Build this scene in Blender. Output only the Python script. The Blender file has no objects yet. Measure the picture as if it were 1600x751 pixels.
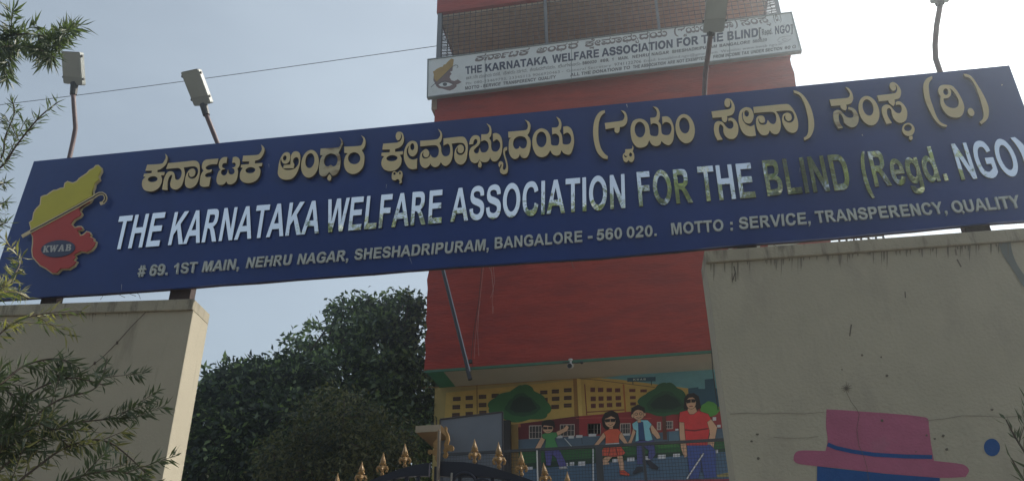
import bpy, math, random
import numpy as np
from mathutils import Vector, Matrix
from mathutils.geometry import tessellate_polygon
random.seed(7); rng = np.random.default_rng(7)
S = bpy.context.scene; COL = S.collection
D2R = math.radians

# ------------------------------------------------------------------ camera
def _n(v): return v/np.linalg.norm(v)
FPX, CX, CY = 1258.0, 800.0, 375.5                 # the photo is 1600 x 751
_up = _n(np.array([-35., 2425., -1258.])); _l = _n(np.array([-8300., -772., -1258.]))
_x = -_n(_l - _up*_l.dot(_up)); _y = np.cross(_up, _x)
RM = np.array([_x, _y, _up])                        # camera -> world
EYE = np.array([0, 0, 1.6])
cd = bpy.data.cameras.new('camera'); co = bpy.data.objects.new('camera', cd); COL.objects.link(co)
m4 = Matrix([[*RM[0], 0], [*RM[1], 0], [*RM[2], 1.6], [0, 0, 0, 1]])
co.matrix_world = m4
cd.sensor_fit = 'HORIZONTAL'; cd.sensor_width = 36; cd.lens = 36*FPX/1600
cd.clip_start = .05; cd.clip_end = 5000
S.camera = co

# ------------------------------------------------------------------ sky, sun, exposure
SUN_AZ, SUN_EL = 46.5, 48.0                          # azimuth from +Y towards +X, elevation
W = bpy.data.worlds.new('World'); S.world = W; W.use_nodes = True
nt = W.node_tree; bg = nt.nodes['Background']
sky = nt.nodes.new('ShaderNodeTexSky'); sky.sky_type = 'NISHITA'; sky.sun_disc = False
sky.sun_elevation = D2R(SUN_EL); sky.sun_rotation = D2R(SUN_AZ)
sky.air_density = 1.2; sky.dust_density = 7.0; sky.ozone_density = 1.6; sky.altitude = 900
tc = nt.nodes.new('ShaderNodeTexCoord'); mp = nt.nodes.new('ShaderNodeMapping'); mp.inputs['Scale'].default_value = (1.2, 1.2, 3.2)
no = nt.nodes.new('ShaderNodeTexNoise'); no.inputs['Scale'].default_value = 1.1; no.inputs['Detail'].default_value = 6; no.inputs['Roughness'].default_value = .55
rp = nt.nodes.new('ShaderNodeValToRGB'); rp.color_ramp.elements[0].position = .42; rp.color_ramp.elements[1].position = .72
rp.color_ramp.elements[0].color = (.0, .0, .0, 1); rp.color_ramp.elements[1].color = (.12, .12, .12, 1)
hs = nt.nodes.new('ShaderNodeHueSaturation'); hs.inputs['Saturation'].default_value = .50
mx = nt.nodes.new('ShaderNodeMix'); mx.data_type = 'RGBA'
mx.inputs['B'].default_value = (9.5, 10.2, 10.8, 1)
nt.links.new(tc.outputs['Generated'], mp.inputs['Vector']); nt.links.new(mp.outputs[0], no.inputs['Vector'])
nt.links.new(no.outputs[0], rp.inputs[0]); nt.links.new(sky.outputs[0], hs.inputs['Color'])
nt.links.new(hs.outputs[0], mx.inputs['A']); nt.links.new(rp.outputs[0], mx.inputs['Factor'])
tn = nt.nodes.new('ShaderNodeMix'); tn.data_type = 'RGBA'; tn.blend_type = 'MULTIPLY'; tn.inputs['Factor'].default_value = 1; tn.inputs['B'].default_value = (.95, 1.02, 1.02, 1)   # greenish grey cast of the thin cloud
nt.links.new(mx.outputs['Result'], tn.inputs['A']); nt.links.new(tn.outputs['Result'], bg.inputs[0]); bg.inputs[1].default_value = .125
sl = bpy.data.lights.new('sun', 'SUN'); sl.energy = 4.4; sl.angle = D2R(.6); sl.color = (1, .93, .82)
so = bpy.data.objects.new('sun', sl); COL.objects.link(so)
sd = Vector((math.cos(D2R(SUN_EL))*math.sin(D2R(SUN_AZ)), math.cos(D2R(SUN_EL))*math.cos(D2R(SUN_AZ)), math.sin(D2R(SUN_EL))))
so.rotation_euler = sd.to_track_quat('Z', 'Y').to_euler()
S.view_settings.view_transform = 'Standard'; S.view_settings.look = 'None'
S.view_settings.exposure = 0.26; S.view_settings.gamma = 1.0
S.cycles.max_bounces = 6; S.cycles.transparent_max_bounces = 8

# ------------------------------------------------------------------ helpers
def ray(px, py): return RM @ np.array([(px-CX)/FPX, -(py-CY)/FPX, -1.])
def onY(px, py, y): d = ray(px, py); return EYE + d*(y/d[1])
def onZ(px, py, z): d = ray(px, py); return EYE + d*((z-1.6)/d[2])
def onP(px, py, p, nn): d = ray(px, py); return EYE + d*(np.dot(np.array(p)-EYE, nn)/np.dot(d, nn))

def mat(name, col, rough=.7, var=.12, vs=6., bump=0., bs=40., metal=0., stretch=None, stain=None, spec=.5, trans=0.):
    m = bpy.data.materials.new(name); m.use_nodes = True; n = m.node_tree; L = n.links
    b = n.nodes['Principled BSDF']; b.inputs['Roughness'].default_value = rough; b.inputs['Metallic'].default_value = metal
    b.inputs['Specular IOR Level'].default_value = spec
    t = n.nodes.new('ShaderNodeTexCoord'); mpn = n.nodes.new('ShaderNodeMapping')
    if stretch: mpn.inputs['Scale'].default_value = stretch
    L.new(t.outputs['Object'], mpn.inputs['Vector'])
    nz = n.nodes.new('ShaderNodeTexNoise'); nz.inputs['Scale'].default_value = vs; nz.inputs['Detail'].default_value = 6; nz.inputs['Roughness'].default_value = .6
    L.new(mpn.outputs[0], nz.inputs['Vector'])
    mr = n.nodes.new('ShaderNodeMapRange'); mr.inputs['From Min'].default_value = .25; mr.inputs['From Max'].default_value = .75
    mr.inputs['To Min'].default_value = 1-var; mr.inputs['To Max'].default_value = 1+var
    L.new(nz.outputs[0], mr.inputs[0])
    mm = n.nodes.new('ShaderNodeMix'); mm.data_type = 'RGBA'; mm.blend_type = 'MULTIPLY'; mm.inputs['Factor'].default_value = 1
    mm.inputs['A'].default_value = (*col, 1); L.new(mr.outputs[0], mm.inputs['B'])
    out = mm.outputs['Result']
    if stain:                                     # (colour, noise scale, threshold, scale vector, amount)
        c2, s2, th, sv, am = stain
        m2 = n.nodes.new('ShaderNodeMapping'); m2.inputs['Scale'].default_value = sv; m2.inputs['Location'].default_value = (3.1, 7.7, 1.3)
        L.new(t.outputs['Object'], m2.inputs['Vector'])
        n2 = n.nodes.new('ShaderNodeTexNoise'); n2.inputs['Scale'].default_value = s2; n2.inputs['Detail'].default_value = 8; n2.inputs['Roughness'].default_value = .65
        L.new(m2.outputs[0], n2.inputs['Vector'])
        r2 = n.nodes.new('ShaderNodeMapRange'); r2.inputs['From Min'].default_value = th; r2.inputs['From Max'].default_value = th+.16
        r2.inputs['To Max'].default_value = am; L.new(n2.outputs[0], r2.inputs[0])
        m3 = n.nodes.new('ShaderNodeMix'); m3.data_type = 'RGBA'; m3.inputs['B'].default_value = (*c2, 1)
        L.new(r2.outputs[0], m3.inputs['Factor']); L.new(out, m3.inputs['A']); out = m3.outputs['Result']
    L.new(out, b.inputs['Base Color'])
    if bump:
        nb = n.nodes.new('ShaderNodeTexNoise'); nb.inputs['Scale'].default_value = bs; nb.inputs['Detail'].default_value = 4
        L.new(mpn.outputs[0], nb.inputs['Vector'])
        bn = n.nodes.new('ShaderNodeBump'); bn.inputs['Strength'].default_value = bump; bn.inputs['Distance'].default_value = .02
        L.new(nb.outputs[0], bn.inputs['Height']); L.new(bn.outputs[0], b.inputs['Normal'])
    if trans:
        tr = n.nodes.new('ShaderNodeBsdfTranslucent'); ms = n.nodes.new('ShaderNodeMixShader'); ms.inputs[0].default_value = trans
        g = n.nodes.new('ShaderNodeMix'); g.data_type = 'RGBA'; g.blend_type = 'MULTIPLY'; g.inputs['Factor'].default_value = 1
        g.inputs['B'].default_value = (1.5, 1.7, .7, 1); L.new(out, g.inputs['A']); L.new(g.outputs['Result'], tr.inputs['Color'])
        o = n.nodes['Material Output']; L.new(b.outputs[0], ms.inputs[1]); L.new(tr.outputs[0], ms.inputs[2]); L.new(ms.outputs[0], o.inputs['Surface'])
    return m
def srgb(r, g, b):
    return tuple(((c/255+.055)/1.055)**2.4 if c > 10 else c/255/12.92 for c in (r, g, b))

class MB:                                         # gathers geometry, then links ONE mesh object
    def __init__(s): s.v = []; s.f = []; s.mi = []; s.cur = 0
    def add(s, vs, fs):
        b = len(s.v); s.v += [tuple(map(float, v)) for v in vs]; s.f += [tuple(i+b for i in f) for f in fs]; s.mi += [s.cur]*len(fs); return s
    def box(s, lo, hi):
        (a, b, c), (d, e, f) = lo, hi
        return s.hexa([(a, b, c), (d, b, c), (d, e, c), (a, e, c), (a, b, f), (d, b, f), (d, e, f), (a, e, f)])
    def hexa(s, p): return s.add(p, [(0, 3, 2, 1), (4, 5, 6, 7), (0, 1, 5, 4), (1, 2, 6, 5), (2, 3, 7, 6), (3, 0, 4, 7)])
    def tube(s, pts, r, k=8, cap=True):
        pts = [np.array(p, float) for p in pts]; n = len(pts); rs = r if hasattr(r, '__len__') else [r]*n
        t0 = _n(pts[1]-pts[0]); a = np.cross(t0, [0, 0, 1.]); a = _n(a) if np.linalg.norm(a) > 1e-3 else np.array([1., 0, 0])
        vs = []
        for i, p in enumerate(pts):
            t = _n(pts[min(i+1, n-1)]-pts[max(i-1, 0)]); a = _n(a - t*a.dot(t)); b = np.cross(t, a)
            for j in range(k):
                w = 2*math.pi*j/k; vs.append(p+rs[i]*(a*math.cos(w)+b*math.sin(w)))
        fs = [(i*k+j, i*k+(j+1) % k, (i+1)*k+(j+1) % k, (i+1)*k+j) for i in range(n-1) for j in range(k)]
        if cap: fs += [tuple(range(k))[::-1], tuple((n-1)*k+j for j in range(k))]
        return s.add(vs, fs)
    def ell(s, c, r, k=12, h=8, rot=None):
        vs = []; fs = []
        for i in range(h+1):
            ph = math.pi*i/h
            for j in range(k):
                th = 2*math.pi*j/k; v = np.array([r[0]*math.sin(ph)*math.cos(th), r[1]*math.sin(ph)*math.sin(th), r[2]*math.cos(ph)])
                if rot is not None: v = rot @ v
                vs.append(np.array(c)+v)
        for i in range(h):
            for j in range(k): fs.append((i*k+j, (i+1)*k+j, (i+1)*k+(j+1) % k, i*k+(j+1) % k))
        return s.add(vs, fs)
    def poly(s, loops, to3, depth=0., dv=(0, 1, 0)):     # 2-D loops (outer first) -> sheet, or slab of that depth
        loops = [[q[:2] for q in l] for l in loops]; pts2 = [p for l in loops for p in l]
        tris = tessellate_polygon([[Vector((p[0], p[1], 0)) for p in l] for l in loops])
        P = [np.array(to3(*p)) for p in pts2]; fs = []
        dv = np.array(dv, float)
        for t in tris:
            nn = np.cross(P[t[1]]-P[t[0]], P[t[2]]-P[t[0]])
            fs.append(tuple(t) if nn.dot(dv) < 0 else (t[0], t[2], t[1]))
        N = len(P); vs = list(P)
        if depth:
            vs += [p+dv*depth for p in P]; b = 0
            for l in loops:
                k = len(l)
                for i in range(k): fs.append((b+i, b+(i+1) % k, N+b+(i+1) % k, N+b+i))
                b += k
        return s.add(vs, fs)
    def build(s, name, m, parent=None, smooth=False, origin=None):
        me = bpy.data.meshes.new(name)
        v = s.v
        if origin is not None: v = [(a-origin[0], b-origin[1], c-origin[2]) for a, b, c in v]
        me.from_pydata(v, [], s.f)
        for q in (m if isinstance(m, list) else [m]): me.materials.append(q)
        if isinstance(m, list): me.polygons.foreach_set('material_index', s.mi)
        if smooth: me.polygons.foreach_set('use_smooth', [True]*len(s.f))
        me.update()
        o = bpy.data.objects.new(name, me); COL.objects.link(o)
        if origin is not None: o.location = origin
        if parent is not None: o.parent = parent
        return o
def tag(o, label=None, cat=None, group=None, kind=None):
    for k, v in (('label', label), ('category', cat), ('group', group), ('kind', kind)):
        if v: o[k] = v
    return o
def thing(name, label, cat, loc=(0, 0, 0), group=None):
    o = bpy.data.objects.new(name, None); COL.objects.link(o); o.location = loc; o.empty_display_size = .1
    return tag(o, label, cat, group)
def keep(ob, parent):                                 # parent without moving (parents here are never rotated)
    ob.parent = parent; ob.location = Vector(ob.location)-Vector(parent.location); return ob
def under(parent, ob): return keep(ob, parent)
def smooth_loop(pts, n=5, closed=True):
    out = []; k = len(pts); P = [np.array(p[:2], float) for p in pts]; C = [len(p) > 2 for p in pts]
    for i in range(k):
        j = (i+1) % k
        if C[i] and C[j]: out.append(tuple(P[i])); continue
        t1 = (P[j]-P[i]) if C[i] else .5*(P[j]-P[i-1]); t2 = (P[j]-P[i]) if C[j] else .5*(P[(j+1) % k]-P[i])
        d = np.linalg.norm(P[j]-P[i])
        for t in (t1, t2):
            l = np.linalg.norm(t)
            if l > 1.3*d: t *= 1.3*d/l
        for q in range(n):
            u = q/n; out.append(tuple((2*u**3-3*u*u+1)*P[i]+(u**3-2*u*u+u)*t1+(-2*u**3+3*u*u)*P[j]+(u**3-u*u)*t2))
    return out
def E(cx, cy, rx, ry, lean=0, n=28):
    a = D2R(lean); o = []
    for i in range(n):
        w = 2*math.pi*i/n; x = rx*math.cos(w); y = ry*math.sin(w)
        o.append((cx + x*math.cos(a) - y*math.sin(a), cy + x*math.sin(a) + y*math.cos(a)))
    return o
def stroke(pts, w):                                    # polyline -> closed outline
    P = [np.array(p[:2], float) for p in pts]; L = []; R = []; n = len(P); ws = w if hasattr(w, '__len__') else [w]*n
    for i in range(n):
        t = _n(P[min(i+1, n-1)]-P[max(i-1, 0)]); q = np.array([-t[1], t[0]])*ws[i]/2; L.append(tuple(P[i]+q)); R.append(tuple(P[i]-q))
    return L+R[::-1]

# ------------------------------------------------------------------ lettering outlines
# Kannada line of the name board: each entry = crop origin x, y, scale, [loop, ...]; a third value marks a corner
c = 1
KAN = [
 ('w1', 210, 215, 7.51, [[(150,318,c),(320,305),(355,265),(368,225),(358,188,c),(385,215),(388,260),(365,320),(310,368),(272,380,c),(270,405,c),(355,402,c),(350,438,c),(312,442,c),(325,500),(300,570),(250,615),(185,632),(120,615),(90,565),(95,500),(130,460,c),(105,457,c),(113,424,c),(200,416,c),(205,388,c),(128,390,c)], E(215,487,57,34,-6)]),
 ('w1', 210, 215, 7.51, [[(395,300,c),(600,280),(700,270),(745,285),(765,330),(768,400),(755,480),(725,550),(680,585),(640,592),(602,570),(592,520),(605,440),(635,388),(670,365),(700,368),(715,395),(710,435),(685,458),(655,457),(640,435),(645,405,c),(630,425),(638,465),(675,482),(715,468),(742,425),(745,375),(720,343),(680,337),(620,345),(580,350,c),(592,420),(580,490),(555,560),(515,600),(470,608),(430,585),(420,540),(432,490),(443,450),(430,435,c),(400,480),(388,550),(390,615,c),(325,610,c),(335,540),(355,460),(390,405),(430,395),(462,410),(475,450),(482,487),(510,495),(540,470),(555,420),(548,380),(520,358),(480,358),(372,368,c)]]),
 ('w1', 310, 210, 7.51, [[(235,283,c),(220,350,c),(150,352),(100,372),(85,395),(110,415),(160,408,c),(150,440,c),(100,455),(78,480),(95,500),(145,497,c),(125,608,c),(60,615),(20,595),(18,540),(30,470),(60,425,c),(40,390),(50,330),(85,298),(150,290)]]),
 ('w1', 310, 210, 7.51, [[(340,265,c),(290,270),(255,300),(238,350),(245,395),(262,412,c),(240,430),(218,490),(212,545),(230,585),(270,592),(305,580),(328,550,c),(345,580),(385,585),(430,560),(455,510),(465,440),(458,400,c),(480,370),(487,320),(475,280),(440,262),(405,268,c),(395,335,c),(425,332),(438,357),(422,382),(393,390,c),(420,405,c),(425,440),(405,465),(375,468),(355,450),(348,405,c),(335,455),(310,480),(280,475),(265,450),(275,418),(315,405,c),(285,388),(278,365),(295,340),(330,335,c)]]),
 ('w1', 310, 210, 7.51, [[(525,250,c),(690,240),(725,215),(745,170),(735,118,c),(768,150),(775,190),(755,245),(720,290),(665,308,c),(662,340,c),(750,335,c),(745,372,c),(705,377,c),(728,420),(715,490),(670,545),(600,570),(530,560),(490,520),(490,450),(520,392,c),(497,388,c),(500,355,c),(592,348,c),(597,318,c),(515,318,c)], E(610,420,58,35,-6)]),
 ('w2', 425, 200, 7.5125, [[(180,283),(210,305),(212,350),(200,395),(165,420),(130,412),(112,385),(107,355,c),(98,400),(112,450),(150,488),(210,492),(265,475),(305,430),(315,380),(300,348),(275,345),(252,365),(248,400),(262,430),(255,472,c),(130,475,c),(138,435,c),(215,428,c),(218,380),(222,330),(250,282),(295,275),(325,300),(333,370),(320,450),(290,530),(240,590),(170,607),(105,592),(70,545),(72,480),(85,400),(110,335),(140,295)], E(150,352,20,30,12)]),
 ('w2', 425, 200, 7.5125, [E(445,420,103,164,9,40), E(445,383,53,88,8)]),
 ('w2p', 425, 200, 7.5125, [[(570,240,c),(775,228),(805,195),(810,150),(790,105,c),(825,145),(828,190),(805,245),(780,290,c),(800,330),(805,400),(790,490),(755,545),(715,560),(698,550,c),(672,515,c),(640,555),(600,570),(560,545),(552,480),(560,400),(575,350),(595,320,c),(565,318,c)], [(690,298),(750,320),(770,370),(755,430),(720,450),(690,430,c),(660,450),(625,440),(610,390),(630,330)]]),
 ('w2', 425, 200, 7.5125, [[(675,540,c),(695,570),(690,605),(670,617),(650,600),(655,565)]]),
 ('w2', 425, 200, 7.5125, [[(848,220,c),(1035,208),(1065,170),(1070,125),(1045,85,c),(1085,115),(1098,165),(1085,225),(1055,262,c),(1080,310),(1085,370),(1070,450),(1020,515),(950,540),(890,520),(855,470),(845,400),(862,330),(890,295,c),(848,292,c)], E(965,355,72,70)]),
 ('w3', 590, 195, 7.51, [[(65,222,c),(225,210,c),(262,192),(282,160),(285,125),(268,95,c),(275,130),(265,165),(245,182),(222,170),(212,130),(225,92),(255,82),(290,95),(310,150),(300,215),(265,260),(205,285,c),(205,318,c),(298,308,c),(295,348,c),(262,352,c),(282,400),(270,470),(220,525),(150,543),(80,525),(45,470),(50,410),(75,370,c),(42,362,c),(48,328,c),(140,322,c),(145,290,c),(55,292,c)], E(168,392,65,35,-4)]),
 ('w3', 590, 195, 7.51, [[(195,543),(215,552),(232,562),(260,540),(288,555),(292,600),(280,640),(285,670),(265,688),(250,680,c),(258,665),(245,640),(225,640),(205,652),(172,640),(165,600),(175,560)], E(198,572,14,15), E(262,567,10,16)]),
 ('w3', 590, 195, 7.51, [[(410,188),(455,205),(472,255),(465,320),(435,362),(400,370),(370,345),(358,300),(372,240,c),(345,285),(345,340),(370,390),(415,408),(465,395,c),(460,515,c),(395,520),(350,490),(315,420),(307,340),(325,265),(365,205)], E(408,258,24,40)]),
 ('w3', 590, 195, 7.51, [[(500,188,c),(690,172),(725,145),(735,100),(705,45,c),(745,80),(757,130),(745,190),(725,215,c),(745,260),(750,320),(770,360),(805,370),(840,350),(852,300),(845,245),(820,222),(795,232),(773,245,c),(773,160,c),(991,139),(1036,167),(1059,237),(1056,317),(1041,407),(1006,457),(961,465),(916,432),(899,367),(909,297),(941,247),(976,232),(1006,252),(1013,292),(996,327),(961,332),(939,307),(943,262,c),(923,297),(931,337),(966,355),(1006,342),(1031,297),(1029,252),(1001,217),(951,212),(869,222,c),(881,287),(879,367),(856,437),(811,480),(771,475),(742,440,c),(715,480),(675,497),(635,480),(620,455,c),(595,490),(555,507),(515,485),(495,430),(500,350),(530,305),(570,285),(600,310),(605,345),(590,375),(555,380),(535,350),(540,315,c),(522,345),(530,385),(570,395),(605,378),(622,350,c),(640,378),(680,385),(712,350),(718,290),(700,250),(660,240),(500,255,c)]]),
 ('w3', 690, 180, 7.51, [[(322,345,c),(335,285),(365,245),(405,235),(440,250),(455,300),(440,345),(400,385),(378,415),(395,445),(430,440),(447,378,c),(462,425),(490,438),(530,425),(552,380),(545,325),(515,298),(485,298),(465,310,c),(465,225,c),(535,220),(560,185),(555,140),(525,95,c),(570,125),(585,175),(580,235),(560,270,c),(580,310),(582,370),(590,405),(610,425),(650,425),(680,390),(688,340),(670,300),(640,285),(605,310,c),(600,218,c),(640,210),(685,235),(710,300),(712,390),(695,470),(655,530),(610,543),(580,520),(570,495,c),(545,540),(500,552),(460,540),(445,520,c),(420,555),(385,562),(345,540),(325,480),(325,430),(345,380),(390,352),(415,325),(418,295),(400,280),(380,295),(370,340,c)]]),
 ('w3', 690, 180, 7.51, [[(447,528,c),(470,570),(465,605),(448,613),(428,600),(432,565)]]),
 ('w3', 690, 180, 7.51, [[(768,370,c),(735,385),(722,430),(738,500),(757,570),(755,620),(735,642),(718,625),(722,590),(722,560),(700,540),(675,550),(667,590),(685,612,c),(692,582),(705,580),(698,605),(684,635),(692,675),(730,693),(770,675),(780,610),(765,530),(747,470),(745,425),(768,410,c)]]),
 ('w3', 780, 170, 7.51, [[(105,270,c),(310,250),(335,215),(330,170),(300,128,c),(350,155),(368,200),(355,270),(330,310,c),(360,350),(370,420),(355,510),(325,570),(285,578),(255,560),(243,530,c),(225,570),(185,590),(145,570),(115,510),(112,420),(120,360),(140,342,c),(108,338,c)], [(245,322),(300,335),(325,380),(318,440),(290,465),(260,460),(240,438,c),(225,465),(190,470),(165,430),(170,370),(200,335)]]),
 ('w3', 780, 170, 7.51, [[(500,230),(560,255),(595,310),(605,370),(612,420),(650,432),(690,425),(705,380),(700,325),(670,295),(640,295),(622,305,c),(618,222,c),(680,215),(700,180),(695,140),(668,92,c),(710,120),(730,170),(725,230),(710,260,c),(735,310),(742,370),(748,410),(790,420),(830,405),(845,360),(835,310),(800,280),(755,300,c),(750,212,c),(800,205),(845,235),(872,310),(878,400),(860,480),(835,530),(800,538),(755,520),(730,485,c),(715,530),(680,550),(630,535),(598,488,c),(560,545),(500,567),(440,545),(400,470),(388,380),(405,300),(445,250)], E(495,360,60,92)]),
 ('w4', 920, 160, 7.51, [[(188,92,c),(190,120,c),(150,155),(120,230),(112,340),(120,450),(145,540),(185,600),(225,632,c),(218,665,c),(160,650),(100,585),(65,480),(50,350),(62,230),(95,150),(140,105)]]),
 ('w4', 920, 160, 7.51, [[(187,243,c),(385,215),(415,185),(415,140),(375,92,c),(425,110),(452,170),(445,240),(410,280),(365,290,c),(358,340),(335,360),(305,345),(302,298,c),(197,315,c)]]),
 ('w4', 920, 160, 7.51, [[(428,550,c),(500,545),(512,525),(508,505,c),(525,530),(515,572,c),(532,610),(532,665),(510,697),(480,695),(468,675,c),(445,700),(415,690),(400,650),(402,610),(425,588,c)], E(490,613,17,24), [(413,612),(418,638),(438,645),(455,622,c),(440,630),(424,622)]]),
 ('w4', 1000, 150, 7.51, [[(-10,267),(50,282),(95,330),(113,400),(122,455),(165,472),(205,465),(218,420),(212,350),(185,325),(150,322),(128,337,c),(120,258,c),(180,248),(198,210),(190,165),(150,122,c),(205,140),(232,200),(228,270),(215,295,c),(245,340),(250,400),(262,445),(310,460),(350,445),(370,390),(360,335),(325,310),(290,310),(265,335,c),(258,245,c),(315,240),(360,270),(395,360),(398,450),(385,530),(345,575),(295,565),(250,528,c),(235,570),(190,587),(140,570),(108,520,c),(80,580),(20,605),(-40,595),(-90,530),(-110,430),(-105,350),(-75,290)], E(-1,395,62,92,-3)]),
 ('w4', 1000, 150, 7.51, [E(530,384,112,172,-9,40), E(521,347,60,94,-9)]),
 ('w5', 1105, 145, 9.05, [[(60,265,c),(215,245),(300,235),(335,215),(345,170),(330,120),(308,95,c),(325,130),(318,185),(290,205),(255,185),(243,135),(260,90),(295,80),(345,105),(380,165),(390,230),(370,290),(330,320),(280,330,c),(285,370),(270,410),(245,418),(215,395),(205,347,c),(78,355,c)]]),
 ('w5', 1105, 145, 9.05, [[(298,360,c),(350,355),(400,390),(435,460),(440,540),(420,610),(375,650),(310,650),(255,610),(230,550),(228,490),(205,455),(180,450),(165,500),(175,580),(220,662,c),(145,670,c),(110,600),(95,520),(105,440),(140,405),(190,405),(230,430),(260,470),(300,505),(345,505),(370,470),(365,420),(335,395),(300,400,c)]]),
 ('w5', 1105, 145, 9.05, [[(560,205),(620,225),(655,300),(650,370),(620,425),(585,435),(540,420),(510,370),(503,310),(508,265,c),(490,300),(500,380),(540,440),(600,472),(640,467),(665,450,c),(690,605,c),(620,615),(550,600),(490,540),(450,430),(445,340),(465,260),(510,218)], E(558,293,32,45,-8)]),
 ('w5', 1170, 135, 7.51, [[(52,243,c),(240,225),(440,208),(490,230),(545,310),(575,400),(578,480),(555,530),(510,545),(450,520),(405,450),(390,380),(405,330),(450,310),(490,325),(505,370),(490,400),(455,405),(430,375),(430,335,c),(412,360),(420,400),(465,425),(510,415),(535,370),(520,310),(480,285),(400,285),(320,295,c),(350,340),(370,400),(375,480),(355,540),(320,562),(275,550),(245,515,c),(230,555),(190,573),(140,560),(100,500),(85,430),(90,370),(125,345),(170,350),(190,385),(185,420),(150,430),(125,410),(120,370,c),(112,400),(130,440),(170,452),(205,440),(222,395,c),(260,435),(300,440),(322,400),(318,340),(290,305),(240,300),(62,313,c)]]),
 ('w5', 1170, 135, 7.51, [[(525,47,c),(580,62),(645,110),(710,210),(750,320),(768,440),(755,530),(715,600),(655,632,c),(645,602,c),(680,575),(698,520),(698,400),(680,300),(650,200),(600,110),(530,75,c)]]),
 ('w6', 1290, 130, 9.05, [[(55,232,c),(300,210),(335,190),(340,140),(280,52,c),(330,75),(375,140),(390,220),(365,280),(325,300),(290,305,c),(300,345),(285,385),(245,375),(215,345),(210,315,c),(80,325,c)]]),
 ('w6p', 1290, 130, 9.05, [[(320,335,c),(380,350),(430,390),(465,470),(462,550),(430,605),(370,625),(310,600),(265,560),(250,500),(225,450),(195,430),(185,480),(200,560),(250,630,c),(180,642,c),(130,560),(110,480),(112,410),(160,380),(210,390),(250,430),(290,470),(340,490),(385,480),(395,440),(370,390),(320,370,c)]]),
 ('w6', 1290, 130, 9.05, [E(613,389,141,213,-17,40), E(600,345,74,118,-15)]),
 ('w6', 1365, 125, 7.51, [[(40,183,c),(230,160),(265,145),(278,105),(268,70),(245,48,c),(262,80),(258,115),(230,128),(200,105),(187,65),(200,35),(240,28),(285,60),(318,115),(320,170),(300,215),(245,232,c),(250,270),(235,305),(205,290),(180,265),(172,240,c),(62,252,c)]]),
 ('w6', 1365, 125, 7.51, [[(258,260,c),(300,250),(345,280),(385,340),(395,410),(380,470),(340,500),(290,500),(240,460),(215,400),(205,350),(180,330),(158,350),(165,420),(215,505,c),(150,517,c),(120,450),(98,380),(100,320),(140,292),(190,300),(230,345),(270,385),(310,388),(330,350),(320,300),(290,290),(262,295,c)]]),
 ('w6', 1365, 125, 7.51, [E(408,581,73,78,-20), E(403,562,46,38,-10)]),
 ('w6', 1365, 125, 7.51, [[(418,662,c),(455,655,c),(458,690),(435,705),(417,688)]]),
 ('w7', 1435, 110, 7.51, [[(160,68,c),(165,95,c),(130,140),(122,200),(135,310),(170,420),(215,540),(265,610),(338,645,c),(332,662,c),(270,650),(200,590),(130,470),(80,350),(58,230),(65,150),(100,95)]]),
 ('w7', 1435, 110, 7.51, [[(320,170),(390,180),(445,230),(490,300),(530,390),(537,460),(510,530),(450,555),(370,540),(310,490),(265,410),(257,340),(262,310,c),(240,270),(232,225),(250,188),(280,173)], E(322,252,30,38,-10), [(365,210,c),(400,235),(440,290),(470,350),(468,410),(435,440),(380,440),(330,415),(300,370),(295,330,c),(320,328),(355,320),(380,290),(383,250)]]),
 ('w7', 1435, 110, 7.51, [E(618,490,36,50,-25,20)]),
 ('w7', 1435, 110, 7.51, [[(530,42,c),(580,48),(640,90),(700,180),(760,280),(810,390),(828,480),(810,570),(740,635,c),(718,605,c),(755,570),(765,510),(745,410),(715,310),(670,190),(610,100),(545,70,c)]]),
]
def K(*p): return [(x, y, 1) for x, y in p]
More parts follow.
